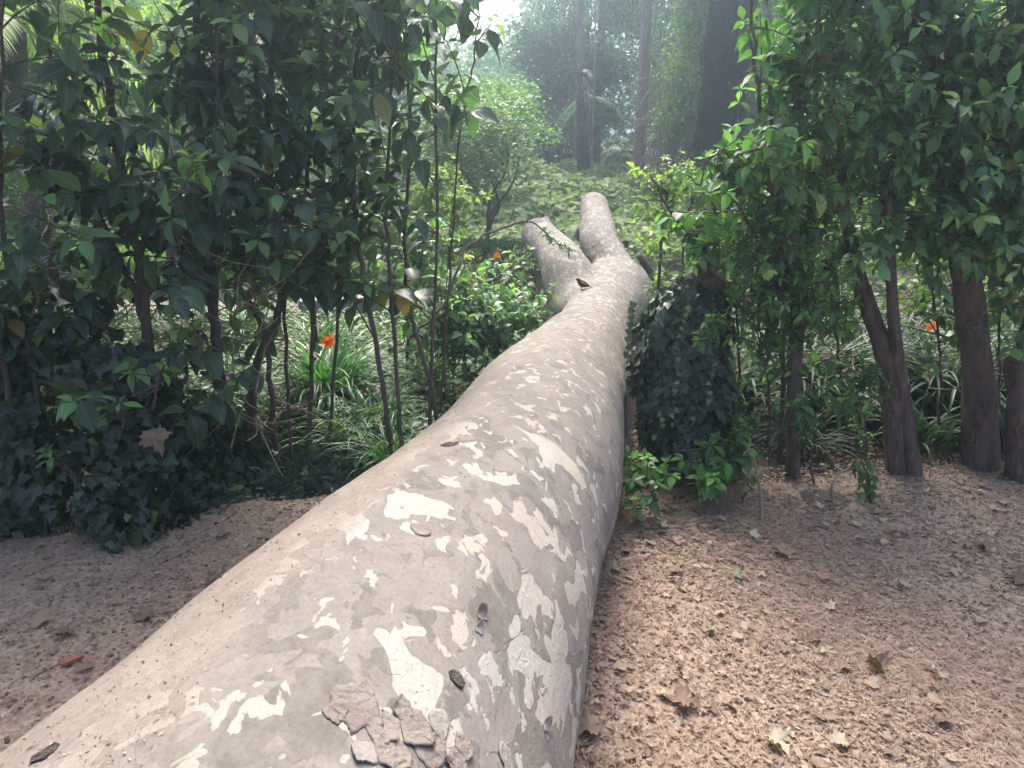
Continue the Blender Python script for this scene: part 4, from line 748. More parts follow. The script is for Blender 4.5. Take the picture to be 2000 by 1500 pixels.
# weeping conifers
def conifer(label, pxb, y, h, tr, seed, n_br=34, blen=1.5, dens=1.0, zlow=3.):
    global rng
    rng = np.random.default_rng(seed); b = np.array(gnd(at(pxb, 320, y))); root = empty('weeping_conifer', tuple(b), label, 'tree', 'weeping conifers in the centre background'); g = Geo()
    q = spline([b, b + [0.02, 0, h * .5], b + [.05, 0, h]], 30); tube(g, q, np.linspace(tr, tr * .4, 30), 12, rough=.07)
    P = []; Dd = []
    for k in range(n_br):
        z = rng.uniform(zlow, h); az = rng.uniform(0, 2 * np.pi); ln_ = blen * rng.uniform(.5, 1.1); s = b + [0, 0, z]; az = az if math.sin(az) > -.5 else -az; e = s + np.array([math.cos(az) * ln_, math.sin(az) * ln_, rng.uniform(-.4, .25)]); br = spline([s, (s + e) / 2 + [0, 0, .12], e], 12); tube(g, br, np.linspace(.03, .008, 12), 5)
        for m_ in range(int(22 * dens)):
            o0 = br[rng.integers(2, 12)] + rng.normal(0, .12, 3) * [1, 1, .3]; L_ = rng.uniform(.2, .9); kk = int(L_ / .055)
            zz = np.linspace(0, -L_, kk); sway = rng.normal(0, .05, 2); pts = np.stack([o0[0] + sway[0] * zz + rng.normal(0, .012, kk), o0[1] + sway[1] * zz + rng.normal(0, .012, kk), o0[2] + zz], -1); P.append(pts)
    g.build('trunk', M['ctrunk'], root); P = np.concatenate(P); n = len(P); g = Geo()
    leaves(g, SMALL, P, rng.normal(0, .35, (n, 3)) + [0, 0, -1], rdir(n, -.3, .3), rng.uniform(.06, .12, n), .022, .1, rnd=rng.random(n)); g.build('crown', M['conifer'], root)
conifer('weeping conifer with a straight pinkish trunk in full view', 1248, 15.5, 9, .125, 81, 36, 1.4, zlow=3.4)
conifer('weeping conifer behind the shaggy palm trunk', 1165, 19, 9, .1, 82, 40, 1.6, zlow=1.6)
conifer('weeping conifer nearest the patch of bright sky', 1125, 18, 8, .1, 83, 30, 1.0, zlow=1.2)
conifer('weeping conifer half hidden by the vine draped tree', 1312, 18.5, 9, .1, 84, 34, 1.4, zlow=1.4)
# shaggy palm trunks
rng = np.random.default_rng(91)
pb = np.array(gnd(at(1139, 325, 16))); pt = at(1134, 140, 16); pm = empty('palm', tuple(pb), 'dark shaggy palm trunk with drooping dead fronds at its top', 'palm'); g = Geo(); q = spline([pb, (pb + pt) / 2 + [.02, 0, 0], pt], 30); tube(g, q, .085, 12, rough=.2)
n = 1500; i_ = rng.integers(0, 30, n); th = rng.uniform(0, 6.28, n); o_ = np.stack([np.cos(th), np.sin(th), 0 * th], -1); P = q[i_] + o_ * .08; leaves(g, SMALL, P, o_ * .5 + np.array([0, 0, 1]) * rng.choice([-1, 1], (n, 1)), o_, rng.uniform(.06, .14, n), .03, .1); g.build('trunk', M['palmtrunk'], pm)
def fronds(root, c, n, ln_, mat, el=(-40, 60), name='frond', wl=.3, k=26, drp=.9, fan=False):
    for f in range(n):
        g = Geo(); az = rng.uniform(0, 2 * np.pi); e = R(rng.uniform(*el)); d = np.array([math.cos(az) * math.cos(e), math.sin(az) * math.cos(e), math.sin(e)]); L_ = ln_ * rng.uniform(.7, 1.1)
        t = np.linspace(0, 1, k)[:, None]; q = c + d * L_ * t + np.array([0, 0, -drp * L_]) * t**2 * .5; tube(g, q, np.linspace(.008, .002, k), 4, rnd=.5); T = nrmz(np.gradient(q, axis=0)); sd2 = nrmz(np.cross(T, [0, 0, 1.]))
        for sg in (-1, 1):
            if fan: qq = np.tile(q[-1], (k, 1)); an = np.linspace(0, R(110), k)[:, None]; dd = T[-1] * np.cos(an) + sg * sd2[-1] * np.sin(an) + [0, 0, -.25]
            else: qq = q[3:]; dd = sd2[3:] * sg + T[3:] * .7 + np.array([0, 0, -.45])
            leaves(g, NARROW, qq, dd, np.tile([0, 0, 1.], (len(qq), 1)) + rng.normal(0, .1, (len(qq), 3)), wl * rng.uniform(.8, 1.1, len(qq)), .025, .25, .2, rng.random(len(qq)) * .9)
        g.build(name, M[mat], root)
fronds(pm, pt, 7, .42, 'dry', (-70, 50), 'frond', .16, 14, 1.4)
pb2 = np.array(gnd(at(1153, 325, 16.4))); pt2 = at(1150, 190, 16.4); p2 = empty('palm', tuple(pb2), 'thinner smooth palm stem directly right of the shaggy palm', 'palm'); g = Geo(); tube(g, spline([pb2, (pb2 + pt2) / 2 + [-.03, 0, 0], pt2], 20), .05, 10, rough=.1); g.build('trunk', M['ctrunk'], p2); fronds(p2, pt2, 6, .6, 'strap', (-30, 60), 'frond', .25, 16, 1.2)
g = Geo(); tube(g, spline([gnd(at(1157, 325, 15.5)), at(1159, 200, 15.5), at(1163, 60, 15.5), at(1165, -80, 15.5)], 20), .014, 6); tag(g.build('bamboo_cane', M['deadwood']), 'single thin pale cane standing right of the palm stems', 'cane')
p3 = empty('fan_palm', tuple(gnd(at(1215, 310, 16.2))), 'low fan palm with glossy fronds at the foot of the pinkish conifer trunk', 'palm'); c = at(1215, 300, 16.2); fronds(p3, c, 14, .45, 'strap', (-10, 75), 'frond', .35, 12, .6, True)
p4 = empty('feather_palm', tuple(gnd(at(90, 400, 7.5))), 'feathery palm with yellow green fronds behind the left hedge', 'palm'); c = at(20, 40, 7.5); fronds(p4, c, 13, 1.5, 'vine', (-30, 60), 'frond', .34, 34, 1.2); g = Geo(); tube(g, spline([gnd(at(90, 400, 7.5)), at(40, 250, 7.5), c], 14), .11, 12, rough=.15); g.build('trunk', M['palmtrunk'], p4)
p5 = empty('feather_palm', tuple(gnd(at(690, 400, 10))), 'feathery palm glimpsed between the thin stems of the left hedge', 'palm'); c = at(640, 240, 10); fronds(p5, c, 12, 1.2, 'vine', (-20, 60), 'frond', .3, 30, 1.1); g = Geo(); tube(g, spline([gnd(at(690, 400, 10)), at(660, 330, 10), c], 14), .09, 12, rough=.15); g.build('trunk', M['palmtrunk'], p5)
rng = np.random.default_rng(94)
n = 42000; X = rng.uniform(-17, -1.6, n); hs = 1.25 + .5 * np.sin(X * 1.9) + .3 * np.sin(X * 4.7 + 1); u = rng.random(n)**.7; Y = 15.5 + rng.exponential(.5, n) + .4 * np.sin(X * 2.3); P = np.stack([X, Y, gh(X, Y) + u * hs], -1)
g = Geo(); s_ = rng.uniform(.06, .13, n); leaves(g, SMALL, P, rdir(n, -.8, .3), rng.normal(0, .5, (n, 3)) + [0, -.3, 1], s_, s_ * .6, .15, .2, rng.random(n)); tag(g.build('shrubbery', M['tree_b']), 'green shrubbery closing the lawn beyond the left hedge', 'shrubbery', kind='stuff')
# reddish earth bank in the shade of the conifers
X_ = np.linspace(-.5, 6.5, 60); T_ = np.linspace(0, 1, 10); g = Geo(); XX, TT = np.meshgrid(X_, T_); hb = .42 + .12 * np.sin(XX * 1.3) + .08 * np.sin(XX * 3.7); YY = 21 + TT * 2.5 + .15 * np.sin(XX * 2); ZZ = gh(XX, YY) - .05 + hb * np.sin(np.clip(TT * 1.1, 0, 1) * np.pi)**.5
i = np.arange(9)[:, None] * 60 + np.arange(59)[None]; g.add(np.stack([XX, YY, ZZ], -1).reshape(-1, 3), np.stack([i, i + 1, i + 61, i + 60], -1).reshape(-1, 4)); M['redearth'] = ground_mat('red_earth', (.09, .035, .028), (.12, .05, .036), (.16, .075, .05), .3); tag(g.build('earth_bank', M['redearth']), kind='structure')
# far wood that reads as one mass
rng = np.random.default_rng(95)
g = Geo(); n = 120000; ang = rng.uniform(R(-62), R(62), n); dist = rng.uniform(27, 40, n); X = np.sin(ang) * dist; Y = np.cos(ang) * dist
pxx = 1000 + FPX * np.tan(ang) * 1.0; gap = np.exp(-((pxx - 955) / 105)**4)
top = 11 + 2 * np.sin(ang * 17) + 1.5 * np.sin(ang * 41 + 1); top = top * (1 - gap) + 4.3 * gap; cl = .5 + .5 * np.sin(ang * 60) * np.sin(dist * 1.3)
Z = gh(X, Y) + rng.random(n)**.8 * top * (.8 + .2 * cl); s_ = rng.uniform(.2, .42, n)
leaves(g, SMALL, np.stack([X, Y, Z], -1) + rng.normal(0, .3, (n, 3)), rdir(n, -.8, .3), rng.normal(0, .5, (n, 3)) + [0, -.4, 1], s_, s_ * .6, .15, .2, np.clip(cl * .6 + rng.random(n) * .4, 0, 1))
tag(g.build('woodland', M['tree_b']), 'far wood closing off the garden behind all the single trees', 'woodland', kind='stuff')

# ---- shrubs in the bed behind the right hedge and beyond the left hedge
shrub('garden_shrub', 'leafy green shrub behind the ivy stump reaching toward the fork', 'shrub', [([gnd(at(1290, 560, 5.6)), tuple(at(1290, 480, 5.6)), tuple(at(1300, 400, 5.6)), tuple(at(1310, 340, 5.6))], .015, .006), ([gnd(at(1330, 560, 5.7)), tuple(at(1340, 440, 5.7)), tuple(at(1380, 360, 5.7))], .013, .006)], 60, 'tree_c', 401, L=(.07, .1), slen=(.12, .35), tmin=.15, droop=.5)
shrub('garden_shrub', 'light green shrub behind the slender pollarded trunk', 'shrub', [([gnd(at(1520, 560, 6.2)), tuple(at(1520, 480, 6.2)), tuple(at(1530, 400, 6.2)), tuple(at(1540, 330, 6.2))], .015, .006), ([gnd(at(1620, 560, 6.3)), tuple(at(1630, 460, 6.3)), tuple(at(1640, 380, 6.3))], .013, .006)], 80, 'vine', 402, L=(.07, .1), slen=(.15, .45), tmin=.1, droop=.5)
shrub('garden_shrub', 'light green shrub behind the thickest trunk', 'shrub', [([gnd(at(1800, 560, 6.2)), tuple(at(1800, 480, 6.2)), tuple(at(1810, 400, 6.2)), tuple(at(1820, 330, 6.2))], .015, .006), ([gnd(at(1950, 560, 6.3)), tuple(at(1940, 460, 6.3)), tuple(at(1930, 380, 6.3))], .013, .006)], 80, 'vine', 403, L=(.07, .1), slen=(.15, .45), tmin=.1, droop=.5)
shrub('garden_shrub', 'leafy shrub between the thin hedge stems and the fallen trunk', 'shrub', [([gnd(at(790, 720, 5.1)), tuple(at(800, 620, 5.1)), tuple(at(820, 520, 5.1)), tuple(at(830, 460, 5.1))], .012, .005), ([gnd(at(850, 720, 5.2)), tuple(at(880, 600, 5.2)), tuple(at(930, 530, 5.3))], .01, .004)], 50, 'laurel_mid', 407, L=(.08, .12), slen=(.12, .35), tmin=.15, droop=.5)
shrub('garden_shrub', 'mid green shrub between the clipped hedge and the left hedge sprays', 'shrub', [([gnd(at(820, 560, 6.6)), tuple(at(820, 480, 6.6)), tuple(at(840, 400, 6.6)), tuple(at(850, 340, 6.6))], .015, .006), ([gnd(at(870, 540, 6.8)), tuple(at(880, 440, 6.8)), tuple(at(900, 390, 6.8))], .013, .006)], 55, 'tree_c', 404, L=(.08, .11), slen=(.15, .4), tmin=.2, droop=.4)
# broken leafy branch crushed against the left of the trunk
shrub('broken_branch', 'broken leafy branch with grey green leaves crushed against the left of the trunk', 'branch', [([tuple(at(905, 760, 4.75)), tuple(at(960, 690, 4.95)), tuple(at(1010, 600, 5.2)), tuple(at(1035, 540, 5.6))], .012, .005), ([tuple(at(800, 652, 4.7)), tuple(at(870, 656, 4.75)), tuple(at(930, 625, 4.85)), tuple(at(975, 585, 5.1))], .02, .008), ([tuple(at(880, 650, 4.8)), tuple(at(940, 700, 4.8)), tuple(at(990, 650, 5.)), tuple(at(1050, 620, 5.3))], .008, .004), ([gnd(at(880, 760, 4.9)), tuple(at(890, 650, 4.9)), tuple(at(860, 560, 4.9))], .008, .004)], 130, 'laurel_mid', 405, L=(.08, .12), slen=(.1, .35), tmin=.15, droop=.4, env=lambda p: p[0] < np.interp(p[1], [s[1] for s in ST], [s[0] for s in ST]) - .22, stemmat='deadwood')
shrub('broken_branch', 'thin bent branch dipping its leaves in front of the left limb', 'branch', [([tuple(at(800, 660, 4.2)), tuple(at(870, 590, 4.3)), tuple(at(915, 480, 4.5)), tuple(at(1000, 440, 4.8)), tuple(at(1040, 435, 4.9)), tuple(at(1090, 475, 4.9)), tuple(at(1125, 492, 4.9))], .01, .003)], 9, 'laurel_mid', 406, L=(.075, .095), slen=(.02, .045), mmin=1, spacing=.04, tmin=.72, droop=1.2, bare=0., stemmat='twig', tips=False)
# wilted sapling and lying sprays in front of the ivy stump
shrub('fallen_spray', 'leafy spray lying on the path against the right of the trunk', 'branch', [([tuple(at(1345, 945, 3.3)), tuple(at(1280, 925, 3.25)), tuple(at(1225, 945, 3.2))], .006, .003), ([tuple(at(1290, 930, 3.25)), tuple(at(1270, 985, 3.15)), tuple(at(1225, 995, 3.1))], .005, .003)], 12, 'laurel_light', 411, L=(.07, .1), slen=(.05, .14), tmin=.3, droop=.8, bare=0)
shrub('fallen_spray', 'leafy spray with pale green leaves drooping in front of the ivy stump', 'branch', [([tuple(at(1330, 880, 3.4)), tuple(at(1390, 880, 3.35)), tuple(at(1440, 905, 3.3)), tuple(at(1470, 960, 3.25))], .006, .003), ([tuple(at(1400, 885, 3.35)), tuple(at(1370, 925, 3.3)), tuple(at(1390, 960, 3.2))], .005, .003)], 16, 'laurel_light', 412, L=(.08, .12), slen=(.05, .16), tmin=.3, droop=.9, bare=0)
shrub('fallen_spray', 'leafy spray with small leaves rising before the ivy stump', 'branch', [([tuple(at(1410, 940, 3.4)), tuple(at(1400, 880, 3.35)), tuple(at(1440, 850, 3.3)), tuple(at(1450, 830, 3.3))], .005, .002)], 16, 'laurel_light', 413, L=(.035, .055), slen=(.05, .14), tmin=.2, droop=.3, bare=0)
shrub('sapling', 'leafy twig stretched across the face of the ivy stump', 'plant', [([tuple(at(1318, 680, 3.42)), tuple(at(1345, 690, 3.4)), tuple(at(1365, 670, 3.38)), tuple(at(1385, 640, 3.36)), tuple(at(1405, 635, 3.36))], .004, .002)], 9, 'laurel_light', 414, L=(.06, .075), slen=(.02, .06), tmin=.5, droop=.5, bare=0)
shrub('sapling', 'low sapling with broad dull leaves in front of the slender trunk', 'plant', [([gnd(at(1590, 960, 3.55)), tuple(at(1580, 870, 3.5)), tuple(at(1560, 810, 3.45)), tuple(at(1600, 780, 3.4))], .006, .003), ([tuple(at(1580, 850, 3.5)), tuple(at(1640, 800, 3.45)), tuple(at(1660, 780, 3.4))], .004, .002)], 14, 'laurel_mid', 415, L=(.07, .1), slen=(.04, .12), tmin=.45, droop=.5, bare=0)
shrub('sapling', 'narrow leaved sapling spreading left of the slender trunk at mid height', 'plant', [([gnd(at(1500, 950, 3.8)), tuple(at(1500, 760, 3.7)), tuple(at(1480, 650, 3.6)), tuple(at(1450, 590, 3.5))], .006, .003), ([tuple(at(1500, 760, 3.7)), tuple(at(1560, 660, 3.55)), tuple(at(1600, 600, 3.5))], .005, .003), ([tuple(at(1500, 700, 3.7)), tuple(at(1500, 600, 3.6)), tuple(at(1530, 540, 3.6))], .005, .003)], 75, 'laurel_light', 416, L=(.06, .09), ratio=.36, slen=(.08, .25), tmin=.3, droop=.2, tpl=NARROW)
shrub('sapling', 'small leaved sapling at the left foot of the twin trunks', 'plant', [([gnd(at(1690, 950, 3.7)), tuple(at(1690, 850, 3.65)), tuple(at(1670, 770, 3.6)), tuple(at(1700, 740, 3.6))], .005, .002)], 34, 'laurel_light', 417, L=(.03, .045), slen=(.06, .18), tmin=.2, droop=.2, tpl=NARROW, spacing=.025)
# dead twig standing in the path edge, bent loop of dead stem, low stump
rng = np.random.default_rng(97)
g = Geo(); q = spline([on(1492, 1030, .0), at(1485, 960, 3.2), at(1472, 900, 3.22), at(1462, 870, 3.25)], 20); q[1:-1] += rng.normal(0, .003, (18, 3)); tube(g, q, np.linspace(.009, .004, 20), 6, rough=.3); tube(g, [q[10], q[10] + [-.05, 0, .03]], [.003, .001], 4); tag(g.build('dead_twig', M['deadwood']), 'peeling dead twig standing upright at the path edge', 'twig')
g = Geo(); a = on(1632, 1000, 0.); b = on(1690, 975, 0.); q = spline([a, at(1625, 950, a[1] + .05), at(1650, 918, a[1] + .1), at(1690, 925, a[1] + .1), b], 24); tube(g, q, .006, 6, rough=.15); tag(g.build('bent_stem', M['deadwood']), 'pale dead stem bent into a low loop at the hedge foot', 'stem')
st = empty('wilted_sprout', tuple(on(1680, 985)), 'wilted sprout with limp grey green leaves at the hedge foot', 'sprout'); g = Geo(); q = spline([on(1685, 995, 0), at(1700, 940, 3.35), at(1680, 900, 3.4)], 12); tube(g, q, .005, 5, mat=1)
n = 40; P = q[rng.integers(3, 12, n)] + rng.normal(0, .02, (n, 3)); leaves(g, LAUREL, P, rng.normal(0, .35, (n, 3)) + [0, 0, -1], rng.normal(0, 1, (n, 3)), rng.uniform(.05, .08, n), .025, .3, .7, rng.random(n) * .7, ripple=.15); g.build('foliage', [M['laurel_mid'], M['twig']], st)
g = Geo(); c = on(1615, 985, .0); tube(g, [c + [0, 0, -.03], c + [0, 0, .015], c + [0, 0, .032], c + [0, 0, .036]], [.15, .13, .10, .03], 26, rough=.15); tag(g.build('root_stump', M['rtrunk']), 'low worn root stump level with the leaf litter at the hedge foot', 'stump')
# hanging creeper against the right of the trunk, blue cord
g = Geo(); q = spline([at(1238, 590, 4.6), at(1228, 640, 4.5), at(1226, 700, 4.4), at(1228, 750, 4.3)], 24); tube(g, q, .003, 4, mat=1); leaves(g, IVY, q[::2], rng.normal(0, .4, (12, 3)) + [0, 0, -.6], np.tile([0, -1, .4], (12, 1)), .05, .05, .1, .1, .9); tag(g.build('ivy_creeper', [M['ivy'], M['twig']]), 'thin ivy creeper hanging down beside the right side of the trunk', 'creeper')
g = Geo(); q = spline([at(1222, 760, 3.75), at(1222, 830, 3.7), at(1232, 880, 3.6), at(1228, 930, 3.5), on(1262, 985, .01)], 24); tube(g, q, .003, 5); tag(g.build('blue_cord', M['hose']), 'thin blue cord hanging between the trunk and the ivy stump', 'cord')
# chain link fence behind the left hedge
fx0, fx1, fy, fh, s_ = -3.3, -1.25, 4.75, 1.45, .075
fr = empty('chain_link_fence', (fx0, fy, 0), 'rusty chain link fence standing behind the left hedge', 'fence'); g = Geo(); nc = int((fx1 - fx0) / s_)
for k in range(nc):
    for sg in (0, 1):
        m_ = int(fh / (s_ / 2)); zz = np.arange(m_ + 1) * s_ / 2; xx = fx0 + k * s_ + (np.arange(m_ + 1) % 2 == sg) * s_ * .5 + sg * s_ * .0; tube(g, np.stack([xx, np.full(m_ + 1, fy) + .002 * sg, zz + .03], -1), .0014, 3, cap=False)
g.build('wire_mesh', M['wire'], fr)
for x in (fx0, fx1): g = Geo(); tube(g, [(x, fy + .03, 0), (x, fy + .03, 1.55)], .02, 10); g.build('post', M['wire'], fr)
# grey stone kerb block beyond
g = Geo(); a = at(585, 610, 7.4); ex = np.array([.75, .25, 0]) ; ez = .2; w_ = np.array([-.06, .18, 0]); a[2] = .03
B = [a, a + ex, a + ex + w_, a + w_]; Vb = B + [b_ + np.array([0, 0, ez]) for b_ in B]; g.add(np.array(Vb), np.array([(0, 1, 5, 4), (1, 2, 6, 5), (2, 3, 7, 6), (3, 0, 4, 7), (4, 5, 6, 7), (3, 2, 1, 0)])); ob = g.build('kerb_block', M['stone'], smooth=False); tag(ob, 'grey stone edging block glimpsed behind the left hedge', 'block')
bv = ob.modifiers.new('b', 'BEVEL'); bv.width = .015; bv.segments = 3

# ------------------------------------------------------------------ litter on the path
rng = np.random.default_rng(111)
def on_path(n, xr, yr): 
    X = rng.uniform(*xr, n); Y = yr[0] + rng.random(n)**1.0 * (yr[1] - yr[0]); P = np.stack([X, Y, pathz(X, Y) + .002], -1)
    xc = np.interp(Y, [s[1] for s in ST], [s[0] for s in ST]); rr_ = np.interp(Y, [s[1] for s in ST], [s[3] for s in ST]); return P[(np.abs(X - xc) > rr_ * .45) & (Y < pedge(X) + .12)]
P = np.vstack([on_path(95000, (.05, 3.6), (.9, 3.9)), on_path(12000, (-2.9, -.1), (1.2, 3.6))]); n = len(P)
lo = np.array([noise.noise(Vector((p[0] * 1.6, p[1] * 1.6, 3))) for p in P]); lo = np.clip(lo + .45, 0, 1); P = P[rng.random(n) < .35 + .65 * lo]; n = len(P)
g = Geo(); s_ = rng.uniform(.006, .021, n) * (1 + .3 * (rng.random(n) < .1)); leaves(g, SMALL, P + [0, 0, .003], rdir(n, -.15, .25), rng.normal(0, .22, (n, 3)) + [0, 0, 1], s_, s_ * rng.uniform(.35, .8, n), rng.uniform(-.2, .3, n), .3, (.1 + .83 * rng.random(n)))
tag(g.build('leaf_litter', M['dry']), 'crumbled dry leaf litter covering the path', 'leaf litter', kind='stuff')
P = np.vstack([on_path(52000, (.05, 3.2), (.9, 3.7)), on_path(3500, (-2.9, -.1), (1.2, 3.4))]); n = len(P); lo = np.array([noise.noise(Vector((p[0] * 1.3 + 5, p[1] * 1.3, 9))) for p in P]); P = P[(rng.random(n) < np.clip(.45 + 1.3 * lo + .25 * (1.4 - P[:, 0]), .05, 1))]; n = len(P)
g = Geo(); leaves(g, NARROW, P + [0, 0, .006] + np.stack([0 * P[:, 0], 0 * P[:, 0], rng.exponential(.004, n)], -1), rdir(n, -.12, .2), rng.normal(0, .3, (n, 3)) + [0, 0, 1], rng.uniform(.03, .075, n), .0021, rng.uniform(-.3, .3, n), .1)
tag(g.build('pine_needles', M['needle']), 'reddish dry pine needles strewn over the path', 'pine needles', kind='stuff')
# pebbles
n = 5000; P = np.vstack([on_path(n, (.05, 3.6), (.9, 3.9)), on_path(3500, (-2.9, -.1), (1.0, 3.4))]); n = len(P); g = Geo()
ico = np.array([(0, 0, 1), (.9, 0, .3), (.28, .85, .3), (-.72, .53, .3), (-.72, -.53, .3), (.28, -.85, .3), (.72, .53, -.4), (-.28, .85, -.4), (-.9, 0, -.4), (-.28, -.85, -.4), (.72, -.53, -.4)]); F = np.array([(0, 1, 2), (0, 2, 3), (0, 3, 4), (0, 4, 5), (0, 5, 1), (1, 6, 2), (2, 6, 7), (2, 7, 3), (3, 7, 8), (3, 8, 4), (4, 8, 9), (4, 9, 5), (5, 9, 10), (5, 10, 1), (1, 10, 6)])
s_ = rng.uniform(.003, .009, n)[:, None, None]; Vp = P[:, None] + ico[None] * s_ * rng.uniform(.6, 1.3, (n, 1, 3)); A = np.zeros((n, 11, 3)); A[..., 2] = rng.random((n, 1)) * .8; A[..., 1] = 0
g.add(Vp.reshape(-1, 3), (F[None] + (np.arange(n) * 11)[:, None, None]).reshape(-1, 3), A.reshape(-1, 3)); tag(g.build('pebbles', M['dry']), 'small stones pressed into the path', 'pebbles', kind='stuff')
P = np.vstack([on_path(7500, (.05, 3.6), (.9, 3.9)), on_path(500, (-2.9, -.1), (1.2, 3.4))]); n = len(P); lo = np.array([noise.noise(Vector((p[0] * 1.1 + 2, p[1] * 1.1, 5))) for p in P]); P = P[rng.random(n) < np.clip(.45 + 1.2 * lo, .1, 1)]; n = len(P)
g = Geo(); s_ = rng.uniform(.016, .038, n); h_ = n // 2
leaves(g, ROUND, P[:h_] + [0, 0, .007], rdir(h_, -.12, .2), rng.normal(0, .2, (h_, 3)) + [0, 0, 1], s_[:h_], s_[:h_] * rng.uniform(.4, .8, h_), rng.uniform(-.3, .3, h_), .3, .2 + rng.random(h_) * .7, ripple=.1)
leaves(g, PLANE, P[h_:] + [0, 0, .007], rdir(n - h_, -.12, .2), rng.normal(0, .2, (n - h_, 3)) + [0, 0, 1], s_[h_:], s_[h_:] * rng.uniform(.4, .9, n - h_), rng.uniform(-.3, .3, n - h_), .3, .15 + rng.random(n - h_) * .75, ripple=.15)
tag(g.build('leaf_scraps', M['dry']), 'torn scraps of dry leaves flat on the path', 'leaf scraps', kind='stuff')
# single fallen leaves
def leaf_obj(name, p, size, tpl, rnd, seed, label, group=None, az=None, tilt=.15, fold=.3, droop=.1, ripple=.12, mat='dry', cat='leaf'):
    global rng
    rng = np.random.default_rng(seed); g = Geo(); a = rng.uniform(0, 6.28) if az is None else az
    pts = np.array([p]); d = np.array([[math.cos(a), math.sin(a), rng.normal(0, tilt * .5)]]); leaves(g, tpl, pts * 0, d, rng.normal(0, tilt, (1, 3)) + [0, 0, 1], size, size * (1.0 if tpl is not LAUREL else .42), droop, fold, rnd, ripple=ripple)
    stem = np.array([[0, 0, 0], -d[0] * size * .25, -d[0] * size * .45 + [0, 0, -.004]]) * 1.0; tube(g, stem, .0012, 4, rnd=rnd)
    zmin = min(v[:, 2].min() for v in g.v); 
    o = g.build(name, M[mat]); o.location = (p[0], p[1], p[2] + .004 - zmin * .6); return tag(o, label, cat, group)
special = [
 ((1165, 1437), .085, PLANE, .5, 'orange brown lobed leaf lying close beside the trunk at the lower right'), ((1432, 1135), .06, PLANE, 1.0, 'grey green curled leaf in the middle of the right path'),
 ((1602, 1142), .055, ROUND, .62, 'pinkish tan leaf right of the grey green curled leaf'), ((1630, 1193), .05, PLANE, .93, 'pale yellow leaf with jagged edge on the right path'),
 ((1466, 1058), .06, PLANE, .95, 'pale cream leaf nearest the dead twig on the right path'), ((1610, 1110), .05, LAUREL, 1.0, 'oval grey green leaf on the right path'),
 ((1720, 1325), .07, PLANE, .2, 'dark curled leaf tented above the litter at the lower right'), ((1838, 1340), .06, PLANE, .88, 'pale tan leaf right of the dark curled leaf'),
 ((1500, 1462), .08, PLANE, .93, 'large pale leaf at the bottom edge right of the trunk'), ((1372, 1122), .05, LAUREL, .9, 'pale narrow leaf left of the grey green curled leaf'),
 ((1205, 1115), .07, PLANE, .7, 'torn tan leaf touching the right side of the trunk'), ((1318, 1385), .09, PLANE, .3, 'reddish brown crumpled leaf in the lower middle of the right path'),
 ((1383, 1250), .05, PLANE, .98, 'pale greenish leaf scrap in the middle of the right path'), ((1310, 1180), .05, LAUREL, .8, 'small yellowish leaf above the litter right of the trunk'),
 ((100, 1212), .075, ROUND, .6, 'tan rounded leaf on the dark path at the left'), ((318, 1083), .05, LAUREL, .99, 'pale green curled leaf under the ivy at the left'),
 ((428, 1056), .06, PLANE, .4, 'brown jagged leaf between ivy and trunk'), ((1520, 1085), .1, PLANE, .45, 'big flat brown leaf under the leafy sprays at the hedge foot'), ((80, 1145), .05, PLANE, .7, 'grey brown leaf by the ivy at the far left'),
 ((172, 1262), .04, LAUREL, .1, 'small dark upturned leaf above the terracotta shard')]
for k, ((a, b), sz, tp, rn, lab) in enumerate(special):
    p = on(a, b, .01); p[2] = float(pathz(p[0], p[1])) + .006; leaf_obj('fallen_leaf', p, sz * .95, tp, rn, 500 + k, lab, 'fallen leaves', tilt=.3 if rn > .5 else .2, ripple=.1 if k != 6 else .25, fold=.35 if k != 6 else .8)
kinds = [('dry brown lobed leaf lying on the right path', PLANE, (.1, .45), (.04, .075)), ('dry tan leaf lying on the right path', ROUND, (.55, .85), (.03, .05)), ('pale bleached leaf lying on the right path', PLANE, (.86, .94), (.03, .055)), ('narrow dry brown leaf lying on the right path', LAUREL, (.2, .6), (.04, .07))]
def place(n, xr, yr, kinds, seed):
    r2 = np.random.default_rng(seed); protos = []
    for k in range(n):
        kd = kinds[k % len(kinds)]; y = yr[0] + r2.random() * (yr[1] - yr[0]); x = r2.uniform(*xr)
        if y > pedge(x) + .05: continue
        xc = np.interp(y, [s[1] for s in ST], [s[0] for s in ST]); rr_ = np.interp(y, [s[1] for s in ST], [s[3] for s in ST])
        if abs(x - xc) < rr_ * .8: continue
        p = np.array([x, y, float(pathz(x, y)) + .005])
        leaf_obj('fallen_leaf', p, r2.uniform(*kd[3]), kd[1], r2.uniform(*kd[2]), seed * 1000 + k, kd[0], 'fallen leaves: ' + kd[0], tilt=.2)
place(230, (.35, 3.2), (1.1, 3.75), kinds, 7)
lk = [('dry brown lobed leaf lying on the left path', PLANE, (.05, .4), (.04, .07)), ('dry tan leaf lying on the left path', ROUND, (.4, .7), (.03, .05))]
place(46, (-2.6, -.5), (1.7, 3.25), lk, 8)
